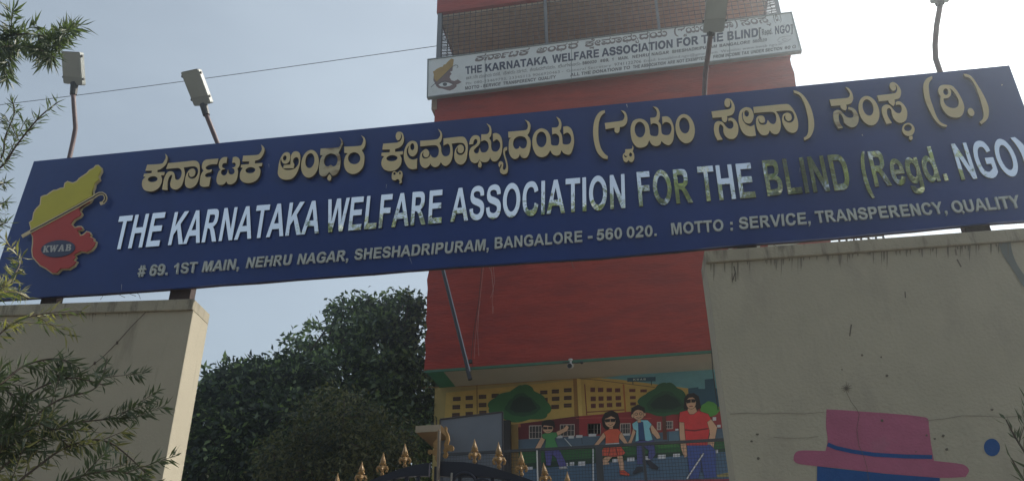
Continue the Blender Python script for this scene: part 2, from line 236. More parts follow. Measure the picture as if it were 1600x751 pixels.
# bold roman capitals, cap height 716: advance, loops
GL = {
 'T': (611, [K((21,716),(590,716),(590,595),(378,595),(378,0),(233,0),(233,595),(21,595))]),
 'H': (722, [K((73,0),(73,716),(218,716),(218,434),(502,434),(502,716),(647,716),(647,0),(502,0),(502,313),(218,313),(218,0))]),
 'E': (667, [K((73,0),(73,716),(604,716),(604,595),(218,595),(218,436),(577,436),(577,315),(218,315),(218,121),(617,121),(617,0))]),
 'F': (611, [K((73,0),(73,716),(564,716),(564,595),(218,595),(218,425),(517,425),(517,304),(218,304),(218,0))]),
 'L': (611, [K((76,0),(76,716),(221,716),(221,121),(582,121),(582,0))]),
 'I': (278, [K((65,0),(65,716),(210,716),(210,0))]),
 'K': (722, [K((75,0),(75,716),(220,716),(220,398),(512,716),(706,716),(437,438),(721,0),(534,0),(336,336),(220,217),(220,0))]),
 'A': (722, [K((0,0),(279,716),(432,716),(718,0),(561,0),(498,163),(212,163),(153,0)), K((256,284),(451,284),(353,549))]),
 'R': (722, [[(73,0,1),(73,716,1),(378,716,1),(510,700),(585,635),(600,515),(570,400),(445,320,1),(520,255),(600,140),(690,0,1),(515,0,1),(410,160),(330,270),(250,299,1),(218,299,1),(218,0,1)], [(218,413,1),(218,595,1),(340,595,1),(415,586),(447,555),(450,495),(415,425),(340,413,1)]]),
 'N': (722, [K((73,0),(73,716),(214,716),(507,238),(507,716),(642,716),(642,0),(496,0),(208,467),(208,0))]),
 'W': (944, [K((171,0),(0,716),(148,716),(256,224),(387,716),(559,716),(685,216),(795,716),(941,716),(767,0),(613,0),(470,535),(327,0))]),
 'O': (778, [E(389,358,346,370,0,36), E(389,358,196,246,0,32)]),
 'S': (667, [[(36,233,1),(177,247,1),(205,150),(340,110),(445,140),(480,205),(450,255),(340,295),(170,345),(75,430),(70,560),(150,680),(330,728),(500,700),(590,620),(612,508,1),(467,502,1),(440,580),(330,610),(215,590),(190,540),(240,480),(380,445),(550,380),(625,280),(615,140),(520,25),(340,-12),(170,25),(75,110)]]),
 'C': (722, [[(531,263,1),(671,219,1),(620,90),(520,10),(380,-12),(210,30),(90,150),(47,353),(90,560),(210,690),(393,728),(540,695),(640,590),(665,512,1),(522,478,1),(480,570),(385,604),(270,570),(205,470),(197,365),(215,220),(280,130),(383,111),(480,150)]]),
 'G': (778, [[(404,263,1),(404,384,1),(716,384,1),(716,98,1),(620,30),(510,-5),(412,-12),(230,25),(100,130),(43,353),(90,560),(220,690),(404,728),(560,695),(660,600),(688,513,1),(544,487,1),(500,570),(404,604),(290,580),(215,490),(193,365),(215,220),(290,135),(402,111),(490,135),(571,175,1),(571,263,1)]]),
 'D': (722, [[(73,0,1),(73,716,1),(337,716,1),(480,700),(590,630),(660,500),(668,355),(650,200),(575,70),(450,10),(345,0,1)], [(218,121,1),(218,595,1),(300,595,1),(430,585),(495,510),(518,358),(500,210),(430,133),(326,121,1)]]),
 'B': (722, [[(73,0,1),(73,716,1),(360,716,1),(510,708),(590,650),(610,540),(580,440),(515,385,1),(610,330),(655,230),(630,100),(530,15),(380,0,1)], [(218,431,1),(218,597,1),(340,597),(440,585),(470,517),(430,445),(340,431,1)], [(218,121,1),(218,312,1),(350,312),(470,290),(502,218),(460,138),(350,121,1)]]),
 'P': (667, [[(73,0,1),(73,716,1),(340,716,1),(500,700),(590,620),(610,495),(570,360),(470,290),(320,270,1),(218,270,1),(218,0,1)], [(218,391,1),(218,595,1),(330,595),(430,575),(458,493),(420,410),(315,391,1)]]),
 'U': (722, [[(72,716,1),(217,716,1),(217,290,1),(250,150),(360,112),(465,150),(502,290,1),(502,716,1),(647,716,1),(647,290,1),(610,100),(510,10),(362,-12),(200,10),(100,110),(72,290,1)]]),
 'M': (833, [K((71,0),(71,716),(287,716),(417,228),(545,716),(762,716),(762,0),(628,0),(628,564),(486,0),(347,0),(205,564),(205,0))]),
 'V': (667, [K((255,0),(-1,716),(156,716),(337,186),(512,716),(665,716),(409,0))]),
 'Y': (667, [K((261,0),(261,301),(-1,716),(168,716),(336,433),(501,716),(667,716),(404,300),(404,0))]),
 'X': (667, [K((0,0),(245,374),(23,716),(192,716),(335,486),(476,716),(643,716),(420,370),(665,0),(491,0),(332,250),(172,0))]),
 'J': (556, [[(356,716,1),(500,716,1),(500,260,1),(470,70),(380,0),(240,-12),(90,40),(22,230,1),(160,246,1),(185,130),(250,110),(330,140),(356,260,1)]]),
 'Q': (778, [E(389,358,346,370,0,36), E(389,358,196,246,0,32), K((665,85),(760,-20),(690,-110),(590,25))]),
 '0': (556, [E(278,354,238,366,0,32), E(278,354,98,255,0,28)]),
 '1': (556, [K((393,0),(256,0),(256,517),(170,450),(69,410),(69,535),(200,600),(282,719),(393,719))]),
 '2': (556, [[(505,128,1),(505,0,1),(23,0,1),(60,120),(180,250),(320,390),(363,500),(340,580),(275,610),(205,580),(180,495,1),(43,508,1),(90,650),(180,705),(278,719),(430,680),(500,580),(498,450),(430,340),(300,220),(238,128,1)]]),
 '5': (556, [[(45,184,1),(182,198,1),(210,130),(272,104),(340,135),(368,232),(340,325),(265,353),(210,335),(172,290,1),(60,306,1),(131,706,1),(485,706,1),(485,579,1),(234,579,1),(213,461,1),(300,480),(430,440),(510,330),(505,180),(420,40),(270,-12),(110,35)]]),
 '6': (556, [[(508,546,1),(374,531,1),(345,595),(280,609),(210,560),(180,430),(175,400,1),(230,450),(310,470),(430,440),(510,340),(510,160),(430,25),(285,-12),(130,40),(50,170),(40,350),(70,580),(170,695),(290,719),(430,680)], E(280,228,96,125,0,24)]),
 '8': (556, [E(278,354,238,366,0,28), E(278,525,105,90,0,20), E(278,200,115,105,0,20)]),
 '#': (556, [K((130,0),(230,0),(230,170),(320,170),(320,0),(420,0),(420,170),(530,170),(530,270),(420,270),(420,430),(530,430),(530,530),(420,530),(420,716),(320,716),(320,530),(230,530),(230,716),(130,716),(130,530),(20,530),(20,430),(130,430),(130,270),(20,270),(20,170),(130,170)), K((230,270),(320,270),(320,430),(230,430))]),
 '.': (278, [K((71,0),(71,137),(208,137),(208,0))]),
 ',': (278, [K((64,0),(64,137),(201,137),(201,39),(170,-80),(95,-160),(66,-105),(118,-60),(130,0))]),
 '-': (333, [K((56,190),(56,327),(325,327),(325,190))]),
 '(': (333, [[(300,-211,1),(202,-211,1),(100,-60),(50,130),(50,380),(110,580),(215,728,1),(306,728,1),(230,560),(190,380),(185,210),(220,0)]]),
 ')': (333, [[(33,-211,1),(131,-211,1),(233,-60),(283,130),(283,380),(223,580),(118,728,1),(27,728,1),(103,560),(143,380),(148,210),(113,0)]]),
 'e': (556, [[(372,165,1),(509,142,1),(440,30),(280,-12),(120,40),(35,180),(40,340),(120,480),(265,530),(420,480),(500,370),(517,211,1),(178,211,1),(205,120),(275,92),(340,110)], [(381,300,1),(355,400),(278,428),(205,400),(178,300,1)]]),
 'g': (611, [[(541,519,1),(541,53,1),(525,-80),(470,-170),(290,-211),(110,-170),(52,-40,1),(209,-60,1),(240,-100),(310,-105),(380,-85),(404,-10),(404,75,1),(340,10),(250,-5),(110,50),(40,200),(50,360),(120,490),(250,531),(350,500),(413,446,1),(413,519,1)], E(294,266,110,150,0,24)]),
 'd': (611, [[(547,0,1),(547,716,1),(410,716,1),(410,458,1),(340,515),(250,530),(120,480),(45,350),(45,170),(120,40),(250,-12),(350,20),(415,76,1),(415,0,1)], E(297,262,112,155,0,24)]),
}
GL['9'] = (556, [[(556-p[0], 707-p[1])+tuple(p[2:]) for p in l] for l in GL['6'][1]])
GL['4'] = (556, [K((313,0),(313,144),(20,144),(20,264),(330,719),(445,719),(445,264),(534,264),(534,144),(445,144),(445,0)), K((313,264),(313,509),(148,264))])
GL['3'] = (556, [[(35,190,1),(170,206,1),(205,120),(275,103),(350,135),(375,220),(340,300),(245,325,1),(230,430,1),(310,450),(345,520),(320,590),(265,608),(205,580),(180,510,1),(50,530,1),(100,650),(180,705),(275,719),(420,680),(480,590),(475,480),(390,390,1),(480,330),(515,220),(480,80),(370,5),(260,-12),(120,30),(60,100)]])
GL['7'] = (556, [K((43,578),(43,706),(512,706),(512,606),(400,450),(320,240),(300,0),(165,0),(185,180),(240,360),(350,578))])
GL['&'] = GL['8']; GL['['] = (333, [K((72,-200),(72,716),(306,716),(306,600),(208,600),(208,-85),(306,-85),(306,-200))]); GL[']'] = (333, [K((261,-200),(261,716),(27,716),(27,600),(125,600),(125,-85),(27,-85),(27,-200))])
GL['b'] = (611, [[(611-p[0], p[1])+tuple(p[2:]) for p in l][::-1] for l in GL['d'][1]])
GL[':'] = (333, None)
def gloops(ch):
    ls = GL[ch][1]
    if ls is None: return [[p[:2] for p in l] for l in (K((98,0),(98,137),(235,137),(235,0)), K((98,382),(98,519),(235,519),(235,382)))]
    return [[p[:2] for p in l] if (all(len(p) == 3 for p in l)) else (l if (len(l) >= 20 and all(len(p) == 2 for p in l)) else smooth_loop(l, 4)) for l in ls]
def word_layout(txt):
    x = 0; out = []
    for ch in txt:
        if ch == ' ': x += 278; continue
        out.append((ch, x)); x += GL[ch][0]
    return out, x

# ------------------------------------------------------------------ materials
M = {}
M['plaster'] = mat('beige_plaster', (.44, .395, .30), .9, .09, 2.2, .12, 70, stain=((.17, .14, .11), 2.2, .60, (3.2, 3.2, .45), .5))
M['coping'] = mat('coping_plaster', (.40, .36, .27), .9, .14, 6., .3, 90, stain=((.10, .09, .07), 3.0, .52, (6, 6, 1.2), .65))
M['plaster_r'] = mat('grey_beige_plaster', (.455, .415, .315), .9, .09, 2.4, .30, 60, stain=((.35, .31, .25), 2.6, .50, (2.2, 2.2, .9), .45))
M['blue'] = mat('blue_vinyl', (.009, .040, .205), .38, .14, 2.6, .10, 16, spec=.45)
M['board_edge'] = mat('board_edge_metal', (.05, .045, .06), .6, .2, 8.)
M['rust'] = mat('rusty_steel', (.055, .035, .032), .8, .3, 12., .2, 60)
M['gold'] = mat('gold_acrylic', (.72, .60, .34), .42, .09, 3.0, stain=((.40, .25, .11), 6.0, .60, (1, 1, .5), .55))
M['gold_peel'] = mat('peeling_gold_acrylic', (.62, .55, .36), .5, .08, 3.0, stain=((.22, .14, .075), 9.0, .47, (.7, 1, 2.2), .85))
M['letter_side'] = mat('letter_edge_shade_brown', (.05, .03, .02), .6, .1)  # brown sides, darkened to stand in for the shadow beside the letters
M['grey_letter'] = mat('grey_acrylic', (.55, .59, .56), .5, .06, 5.)
M['map_yellow'] = mat('yellow_acrylic', (.60, .54, .045), .5, .06, 5.)
M['map_red'] = mat('red_acrylic', (.50, .055, .045), .5, .06, 5.)
M['oval'] = mat('oval_blue', (.05, .065, .13), .5, .05)
M['red_wall'] = mat('red_rough_paint', (.36, .040, .026), .85, .13, 5., .7, 26, stretch=(.35, 1, 1.5), stain=((.24, .028, .024), 3.0, .45, (.5, .5, 2.4), .7))
M['cream'] = mat('cream_soffit', (.50, .47, .38), .9, .08, 2.)
M['green'] = mat('green_paint', (.03, .25, .13), .7, .1)
M['balcony'] = mat('balcony_brown', (.58, .48, .38), .9, .12, 2.)
M['bar'] = mat('grille_steel', (.055, .045, .045), .6, .2)
M['post'] = mat('grille_post', (.16, .17, .19), .6, .15)
M['white_board'] = mat('white_sign_face', (.72, .75, .74), .6, .06, 3., .05, 20, stain=((.52, .54, .52), 2.5, .55, (1, 1, .5), .5))
M['white_edge'] = mat('white_sign_edge', (.20, .24, .24), .5, .15)
M['navy_print'] = mat('navy_print', (.035, .045, .09), .6, .2, 9.)
M['grey_print'] = mat('grey_print', (.10, .10, .105), .6, .25, 12.)
M['grey_print2'] = mat('faded_print', (.21, .215, .22), .6, .25, 12.)
M['kan_print'] = mat('brown_grey_print', (.20, .17, .16), .6, .2, 12.)
M['lamp_body'] = mat('lamp_grey', (.32, .345, .33), .55, .12, 5.)
M['lamp_dark'] = mat('lamp_dark', (.06, .06, .06), .6, .1)
M['lamp_lens'] = mat('lamp_lens', (.38, .41, .38), .35, .08, 9.)
M['pipe'] = mat('rusty_pipe', (.15, .10, .10), .6, .3, 16., .15, 60)
M['cable'] = mat('black_cable', (.02, .02, .02), .6, .05)
M['bark'] = mat('bark', (.10, .075, .055), .9, .3, 9., .6, 30)
M['leaf_a'] = mat('leaf_green', (.060, .100, .040), .36, .35, 1.6, trans=.35)
M['leaf_glint'] = mat('leaf_glint_green', (.26, .33, .19), .27, .3, 1.6, trans=.4)  # lighter leaf colour that paints sun glints into the crowns
M['leaf_s'] = mat('leaf_street', (.17, .20, .07), .4, .35, 1.2, trans=.3)
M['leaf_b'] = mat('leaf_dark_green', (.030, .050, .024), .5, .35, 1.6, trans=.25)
M['leaf_c'] = mat('leaf_olive', (.13, .13, .055), .5, .35, 2., trans=.3)
M['needle'] = mat('needle_green', (.085, .11, .062), .5, .35, 3., trans=.3)
M['needle_y'] = mat('needle_pale', (.26, .24, .11), .5, .3, 3., trans=.35)
M['navy_steel'] = mat('navy_gate_paint', (.012, .014, .03), .4, .15, 6.)
M['gold_paint'] = mat('gold_gate_paint', (.33, .19, .065), .38, .3, 14., .2, 60)
M['panel'] = mat('grey_sheet', (.17, .19, .215), .7, .12, 2.5)
M['ochre'] = mat('ochre_plaster', (.34, .20, .08), .85, .1)
M['ochre_edge'] = mat('pale_plaster_edge', (.40, .33, .23), .85, .1)
M['chrome'] = mat('black_pole', (.03, .03, .035), .35, .1, metal=.4)
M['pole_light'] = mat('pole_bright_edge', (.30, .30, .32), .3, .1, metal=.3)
M['white_plastic'] = mat('white_plastic', (.6, .6, .58), .5, .05)
M['wire'] = mat('mesh_wire', (.05, .055, .06), .6, .1)
M['thread'] = mat('dry_tendril', (.42, .25, .22), .8, .2)
M['asphalt'] = mat('asphalt', (.05, .05, .05), .9, .25, 8., .3, 120)
M['paving'] = mat('paving', (.26, .24, .22), .9, .15, 5., .2, 60)
M['soil'] = mat('soil', (.16, .12, .09), .95, .2, 2., .3, 30)
M['kerb'] = mat('kerb', (.35, .34, .32), .9, .15, 5.)

# mirror-polished steel letters with a crumpled protective film
mm_ = bpy.data.materials.new('mirror_steel'); mm_.use_nodes = True; n = mm_.node_tree; b = n.nodes['Principled BSDF']
b.inputs['Metallic'].default_value = 1; b.inputs['Roughness'].default_value = .025; b.inputs['Base Color'].default_value = (.86, .90, .95, 1)
t = n.nodes.new('ShaderNodeTexCoord')
n1 = n.nodes.new('ShaderNodeTexNoise'); n1.inputs['Scale'].default_value = 6; n1.inputs['Detail'].default_value = 3; n1.inputs['Distortion'].default_value = 1.2
n.links.new(t.outputs['Object'], n1.inputs['Vector'])
bn = n.nodes.new('ShaderNodeBump'); bn.inputs['Strength'].default_value = .055; bn.inputs['Distance'].default_value = .012
n.links.new(n1.outputs[0], bn.inputs['Height']); n.links.new(bn.outputs[0], b.inputs['Normal'])
M['mirror'] = mm_

# ------------------------------------------------------------------ ground
def sheet(name, lo, hi, z, m): return tag(MB().add([(lo[0], lo[1], z), (hi[0], lo[1], z), (hi[0], hi[1], z), (lo[0], hi[1], z)], [(0, 1, 2, 3)]).build(name, m), kind='structure')
sheet('ground', (-1500, -1500), (1500, 1500), 0, M['soil'])
sheet('road', (-300, -6.2), (300, .2), .004, M['asphalt'])
tag(MB().box((-300, .2, .002), (300, .38, .13)).build('kerb', M['kerb']), kind='structure')
tag(MB().box((-300, .383, .001), (300, 4.2, .12)).build('pavement', M['paving']), kind='structure')
sheet('yard', (-8, 4.75), (8, 30), .006, M['paving'])

# ------------------------------------------------------------------ compound walls flanking the gate
HW = 3.70
def wall(name, label, p0, p1, thick, mwall, mcop, ch=.075, end=1):
    # p0 -> p1 plan points of the front face (left to right), end: +1 the gate end is p1, -1 it is p0
    root = thing(name, label, 'wall', (p0[0], p0[1], 0))
    d = _n(np.array([p1[0]-p0[0], p1[1]-p0[1], 0.])); q = np.array([-d[1], d[0], 0.])
    a = np.array([p0[0], p0[1], 0.]); bb = np.array([p1[0], p1[1], 0.])
    def slab(mb, a, bb, z0, z1, f, k, bev=0):
        P = []
        for z in (z0, z1):
            for base, off in ((a, f), (bb, f), (bb, k), (a, k)): P.append(base+q*off+np.array([0, 0, z]))
        mb.hexa(P)
    m = MB(); n_ = 24
    # the face is a fine grid with small unevenness so that the edge is not a ruler line
    slab(m, a, bb, 0, HW-ch, 0, thick)
    w = m.build('wall_body', mwall, None); bv = w.modifiers.new('bevel', 'BEVEL'); bv.width = .004; bv.segments = 2
    m = MB(); slab(m, a, bb, HW-ch+.0005, HW, -.018, thick)
    cpp = m.build('coping', mcop); bv = cpp.modifiers.new('bevel', 'BEVEL'); bv.width = .003; bv.segments = 1
    for o in (w, cpp): keep(o, root)
    return root, a, d, q
LW = wall('compound_wall', 'beige plastered wall on the left carrying the left end of the blue board, its gate-side end sunlit',
          tuple((onZ(305, 468, HW)-(onZ(305, 468, HW)-onZ(0, 478, HW))*3.6)[:2]), tuple(onZ(305, 468, HW)[:2]), .25, M['plaster'], M['coping'])
ra = onZ(1100, 394, HW); rb = onZ(1600, 358, HW)
RW = wall('compound_wall', 'wide grey-beige plastered wall on the right with a pink hat painted on it', tuple(ra[:2]), tuple((ra+(rb-ra)*3.2)[:2]), .25, M['plaster_r'], M['coping'], end=-1)

# paint and scars on the right wall (flat paint lies 1.5 mm in front of the plaster)
r_root, r_a, r_d, r_q = RW
def on_rw(px, py, off=.0015): return onP(px, py, r_a-r_q*off, r_q)
def paint_rw(name, loops, m, off, crop=None):
    def to3(x, y):
        if crop: x, y = crop[0]+x/crop[2], crop[1]+y/crop[2]
        return on_rw(x, y, off)
    o = MB().poly(loops, to3, 0, r_q).build(name, m); return keep(o, r_root)
PK = mat('pink_wall_paint', (.43, .13, .21), .85, .12, 7., .2, 80, stain=((.34, .17, .22), 5., .55, (1, 1, 1), .5))
PB = mat('blue_wall_paint', (.015, .085, .27), .8, .12, 7., .2, 80)
DK = mat('dirt_mark', (.14, .12, .095), .9, .2, 9.)
cr = (1100, 530, 3.2)
paint_rw('painted_hat', [smooth_loop([(612,348,c),(705,353),(1108,388),(1125,440),(1135,520),(1150,605,c),(1290,622),(1325,650),(1308,686,c),(1180,690),(900,668),(700,645),(480,622),(448,600),(470,556),(608,556,c),(618,500),(610,430)], 4)], PK, .0015, cr)
paint_rw('painted_hat_band', [stroke([(618,523),(660,540),(740,558),(850,574),(1000,583),(1141,586)], 20)], PB, .0030, cr)
paint_rw('painted_face', [[(566,632),(640,641),(760,654),(900,669),(1040,680),(1179,691),(1184,1100),(560,1100)]], PB, .0030, cr)
paint_rw('painted_dot', [E(1440,538,40,44,-10)], PB, .0015, cr)
for i, (x, y, r) in enumerate([(790,78,6),(886,88,5),(267,473,7),(238,508,6),(272,594,8),(1214,549,8),(1196,480,8),(1155,495,6),(1060,560,4),(690,150,4),(1113,478,6),(890,404,8),(915,180,7),(1440,350,7)]):
    paint_rw('dirt_spot', [[(x+r*(.7+.6*rng.random())*math.cos(a), y+r*(.6+.5*rng.random())*math.sin(a)) for a in np.arange(0, 6.28, .55)]], DK, .0045, cr)
st = [(712, 242)]
for a in np.arange(0, 6.28, .52):
    l = 18+14*rng.random(); paint_rw('root_mark', [stroke([(712, 243), (712+l*math.cos(a), 243+l*math.sin(a))], [4, 1])], DK, .0045+.0002*a, cr)
paint_rw('crack', [stroke([(712,262),(735,310),(762,345),(776,372),(764,450),(775,530),(798,580),(815,640),(822,700),(815,760)], 2.2)], DK, .006, cr)
paint_rw('crack', [stroke([(130,372),(220,366),(300,371),(400,367),(495,371),(600,362)], 2.4)], mat('hairline', (.24, .21, .17), .9), .0045, cr)
paint_rw('crack', [stroke([(1110,404),(1200,396),(1290,380),(1400,382),(1500,388),(1600,380)], 2.4)], bpy.data.materials['hairline'], .0045, cr)
paint_rw('crack', [stroke([(350,488),(430,493),(520,490),(572,484)], 2)], bpy.data.materials['hairline'], .0045, cr)
c2 = (1080, 340, 3.077)
for pts, w in (([(205,232),(212,262),(200,300)], 5), ([(196,265),(198,310)], 4), ([(214,265),(214,306)], 4), ([(1028,355),(1030,385)], 5), ([(770,512),(762,568)], 6), ([(1270,150),(1275,180)], 9), ([(1278,200),(1298,236)], 6)):
    paint_rw('scar', [stroke(pts, w)], bpy.data.materials['hairline'] if w > 6 else DK, .0045, c2)
# streaks of grime that run down from under the coping: dirt on the wall itself
GR = mat('grime', (.24, .215, .17), .95, .25, 8.)
for i in range(70):
    x = 1108+490*rng.random(); y = 411-(x-1108)*.0715+1.5; L_ = 5+26*rng.random()**2; w = 1.2+2.2*rng.random()
    paint_rw('grime_streak', [[(x-w/2, y), (x+w/2, y), (x+w*.3+rng.normal()*.5, y+L_*.6), (x+rng.normal()*.6, y+L_), (x-w*.35, y+L_*.5)]], GR, .0032+.00006*i)
# darker, cooler-toned patch running down at the far right
paint_rw('wall_patch', [smooth_loop([(1480,80),(1530,78),(1540,150),(1570,230),(1640,330),(1640,390),(1590,320),(1540,240),(1500,180),(1478,120)], 3)], mat('wall_patch_cool', (.20, .215, .20), .9, .1, 5.), .0040, c2)

l_root, l_a, l_d, l_q = LW
def on_lw(px, py, off=.0015): return onP(px, py, l_a-l_q*off, l_q)
for i in range(22):
    x = 60+240*rng.random(); y = 491-(x-40)*.043; L_ = 4+16*rng.random()**2; w = 1+1.6*rng.random()
    keep(MB().poly([[(x-w/2, y), (x+w/2, y), (x+rng.normal()*.4, y+L_), (x-w*.3, y+L_*.5)]], lambda a, b: on_lw(a, b, .0015+.00006*i), 0, l_q).build('grime_streak', GR), l_root)
mb = MB(); mb.tube([on_lw(x, y, .012) for x, y in [(228,487),(205,510),(183,535),(160,558),(138,575),(110,590)]], .0022, 5)
for (x, y) in ((183, 535), (148, 567)): mb.ell(on_lw(x, y, .014), (.008, .008, .012), 6, 4)
tag(mb.build('dry_creeper', M['bark']), 'thin dry creeper stem running diagonally down the left wall', 'creeper')

# ------------------------------------------------------------------ the blue name board
YB = 4.45
def bp(px, py, off=0.): return onY(px, py, YB-off)
tl, tr, br, bl = bp(53, 252), bp(1577, 102.3), bp(1664, 336), bp(-22, 470)
board = thing('name_board', 'long blue board with gold Kannada and mirror English lettering above the gate', 'sign board', tuple((bl+br)/2+np.array([0, .06, 0])))
mb = MB()
TH = .035; N_ = 28; top = [tl+(tr-tl)*i/N_ for i in range(N_+1)]; bot = []
sag = [(0, 470), (.25, 442), (.40, 423.5), (.5, 411), (.6, 400), (.75, 383), (1, 336)]
for i in range(N_+1):
    p = bl+(br-bl)*i/N_
    px_ = -22+1686*i/N_; want = np.interp(px_, [-22, 200, 400, 640, 790, 930, 1120, 1300, 1500, 1664], [469.5, 455, 440, 421.5, 411, 402.5, 385, 371.5, 352, 339])
    bot.append(onY(px_, want + (rng.normal()*.35), YB))
P = top+bot; n0 = len(P); P2 = P+[p+np.array([0, TH, 0]) for p in P]; fs = []
for i in range(N_):
    fs += [(i, i+N_+1, i+N_+2, i+1), (n0+i, n0+i+1, n0+i+N_+2, n0+i+N_+1)]
    fs += [(i, i+1, n0+i+1, n0+i), (i+N_+1, n0+i+N_+1, n0+i+N_+2, i+N_+2)]
fs += [(0, n0, n0+N_+1, N_+1), (N_, 2*N_+1, n0+2*N_+1, n0+N_)]
under(board, mb.add(P2, fs).build('panel', M['blue']))
mb = MB()                                            # thin angle trim round the board
for A_, B_ in ((tl, tr), (tl, bl), (tr, br)):
    mb.tube([A_+np.array([0, .02, 0]), B_+np.array([0, .02, 0])], .008, 6)
under(board, mb.build('trim', M['board_edge']))
mb = MB()
for i in range(0, N_): mb.tube([bot[i]+np.array([0, .026, .002]), bot[i+1]+np.array([0, .026, .002])], [.007+.002*rng.random(), .007+.002*rng.random()], 6, cap=False)
under(board, mb.build('bottom_rail', M['rust']))

def extr(loops, to3f, depth, name, mats, parent, off):
    # a raised letter: face `off` in front of the board, sides going back `depth`
    m = MB(); m.poly(loops, to3f, depth, (0, 1, 0))
    nface = len(m.f)-sum(len(l) for l in loops)
    m.mi = [0]*nface+[1]*(len(m.f)-nface)
    return under(parent, m.build(name, mats))
kan3 = []                                            # (word, loops in photo px) also used on the second sign
for w, ox, oy, s, loops in KAN:
    L2 = [(l if (len(l) >= 20 and all(len(p) == 2 for p in l)) else smooth_loop(l, 5)) for l in loops]
    L2 = [[(ox+x/s, oy+y/s) for x, y in l] for l in L2]
    kan3.append((w[:2], L2))
    extr(L2, lambda x, y: bp(x, y, .026), .020, 'kannada_letter', [M['gold_peel'] if w.endswith('p') else M['gold'], M['letter_side']], board, .034)
def inset(loop, d):
    P = [np.array(p, float) for p in loop]; n = len(P); area = sum(P[i][0]*P[(i+1) % n][1]-P[(i+1) % n][0]*P[i][1] for i in range(n)); sg = 1 if area > 0 else -1; out = []
    for i in range(n):
        a = _n(P[i]-P[i-1]); b = _n(P[(i+1) % n]-P[i]); t = a+b; t = _n(t) if np.linalg.norm(t) > .2 else a
        out.append(tuple(P[i]+sg*d*np.array([-t[1], t[0]])))
    return out
def put_word(txt, q, depth, off, mats, parent, name, planef, shear=0., single=None, bold=0):
    # q = top-left, bottom-left, bottom-right, top-right in photo px; letters run between them on the plane
    lay, wid = word_layout(txt)
    x0 = lay[0][1]+(0 if txt[0] in 'AVTWY' else 40); x1 = wid-(0 if txt[-1] in 'AVYT' else 35)
    TL, BL, BR, TR = [np.array(planef(*p)) for p in q]
    for ch, xx in lay:
        def to3(x, y):
            u = (x+xx-x0+shear*y)/(x1-x0); v = y/716.
            return (BL*(1-u)+BR*u)*(1-v)+(TL*(1-u)+TR*u)*v
        if single is not None:
            gl = [[tuple(p[:2]) for p in l] for l in gloops(ch)]
            if bold: gl = [inset(l, bold if i and ch != ':' else -bold) for i, l in enumerate(gl)]
            single.poly(gl, to3, 0, (0, 1, 0)); continue
        ls = gloops(ch)
        groups = [[l] for l in ls] if ch in ':Q' and ch == ':' else [ls]
        m = MB(); cnt = []
        for g in groups:
            k0 = len(m.f); m.poly(g, to3, depth, (0, 1, 0)); cnt += [0]*(len(m.f)-k0-sum(len(l) for l in g))+[1]*sum(len(l) for l in g)
        m.mi = cnt; under(parent, m.build(name, mats))
MAIN = [('THE', (186,338),(174,390),(249,384),(260,331)), ('KARNATAKA', (272,331.5),(261,383),(498,364),(504,312.5)),
 ('WELFARE', (513,311.5),(506.5,363.3),(690,348),(692.5,296)), ('ASSOCIATION', (706,294.5),(703.5,346.3),(979,324.5),(977.5,271.5)),
 ('FOR', (993,268.7),(997.5,322.3),(1083,316),(1076,263.2)), ('THE', (1088,260.7),(1094,315),(1182,308),(1173.5,254.2)),
 ('BLIND', (1189,251),(1198,306),(1332,295.5),(1320,240)), ('(Regd.', (1340,238),(1352,293),(1484,281.5),(1467,227.5)),
 ('NGO', (1484.5,225),(1501,281),(1598,273.5),(1577,216.5)), (')', (1580,216),(1597,273),(1619,271),(1600,213))]
for w, a, b_, c_, d_ in MAIN:
    put_word(w, (a, b_, c_, d_), .009, .012, [M['mirror'], M['letter_side']], board, 'mirror_letter', lambda x, y: bp(x, y, .012))
ADDR = [('# 69.', (218,414.5),(214,432),(261.5,428.5),(264.5,411)), ('1ST', (272,411),(270.5,427.5),(306,424.8),(309,408.5)),
 ('MAIN,', (318.3,408),(314.2,424.3),(373,419.6),(376,403.3)), ('NEHRU', (387,402),(383,418.2),(454,412.7),(457,396.5)), ('NAGAR,', (466.8,396.3),(463,412.4),(544,406.3),(547,389.6)),
 ('SHESHADRIPURAM,', (555,388.8),(553,405.5),(764,389.8),(766,372.6)), ('BANGALORE', (772.5,370.7),(772,388),(910,377),(910,360)),
 ('-', (918,359.5),(918,376.5),(925,376),(925,359)), ('560', (932,358),(932,375),(972,372),(972,354.8)), ('020.', (979,354),(979.3,371.3),(1027,367.8),(1027,350.5)),
 ('MOTTO', (1047.5,348.5),(1049,366),(1131,359.5),(1130,342.3)), (':', (1139,342),(1140,359.3),(1147,358.8),(1146,341.5)),
 ('SERVICE,', (1154,339.5),(1155.5,357.5),(1268,348.5),(1266,330.8)), ('TRANSPERENCY,', (1272.5,329.8),(1276,347.5),(1482,332.3),(1476.5,314.3)), ('QUALITY', (1484.5,314),(1490,331.8),(1597,323.5),(1591,304.5))]
for w, a, b_, c_, d_ in ADDR:
    put_word(w, (a, b_, c_, d_), .012, .015, [M['grey_letter'], M['grey_letter']], board, 'address_letter', lambda x, y: bp(x, y, .015))

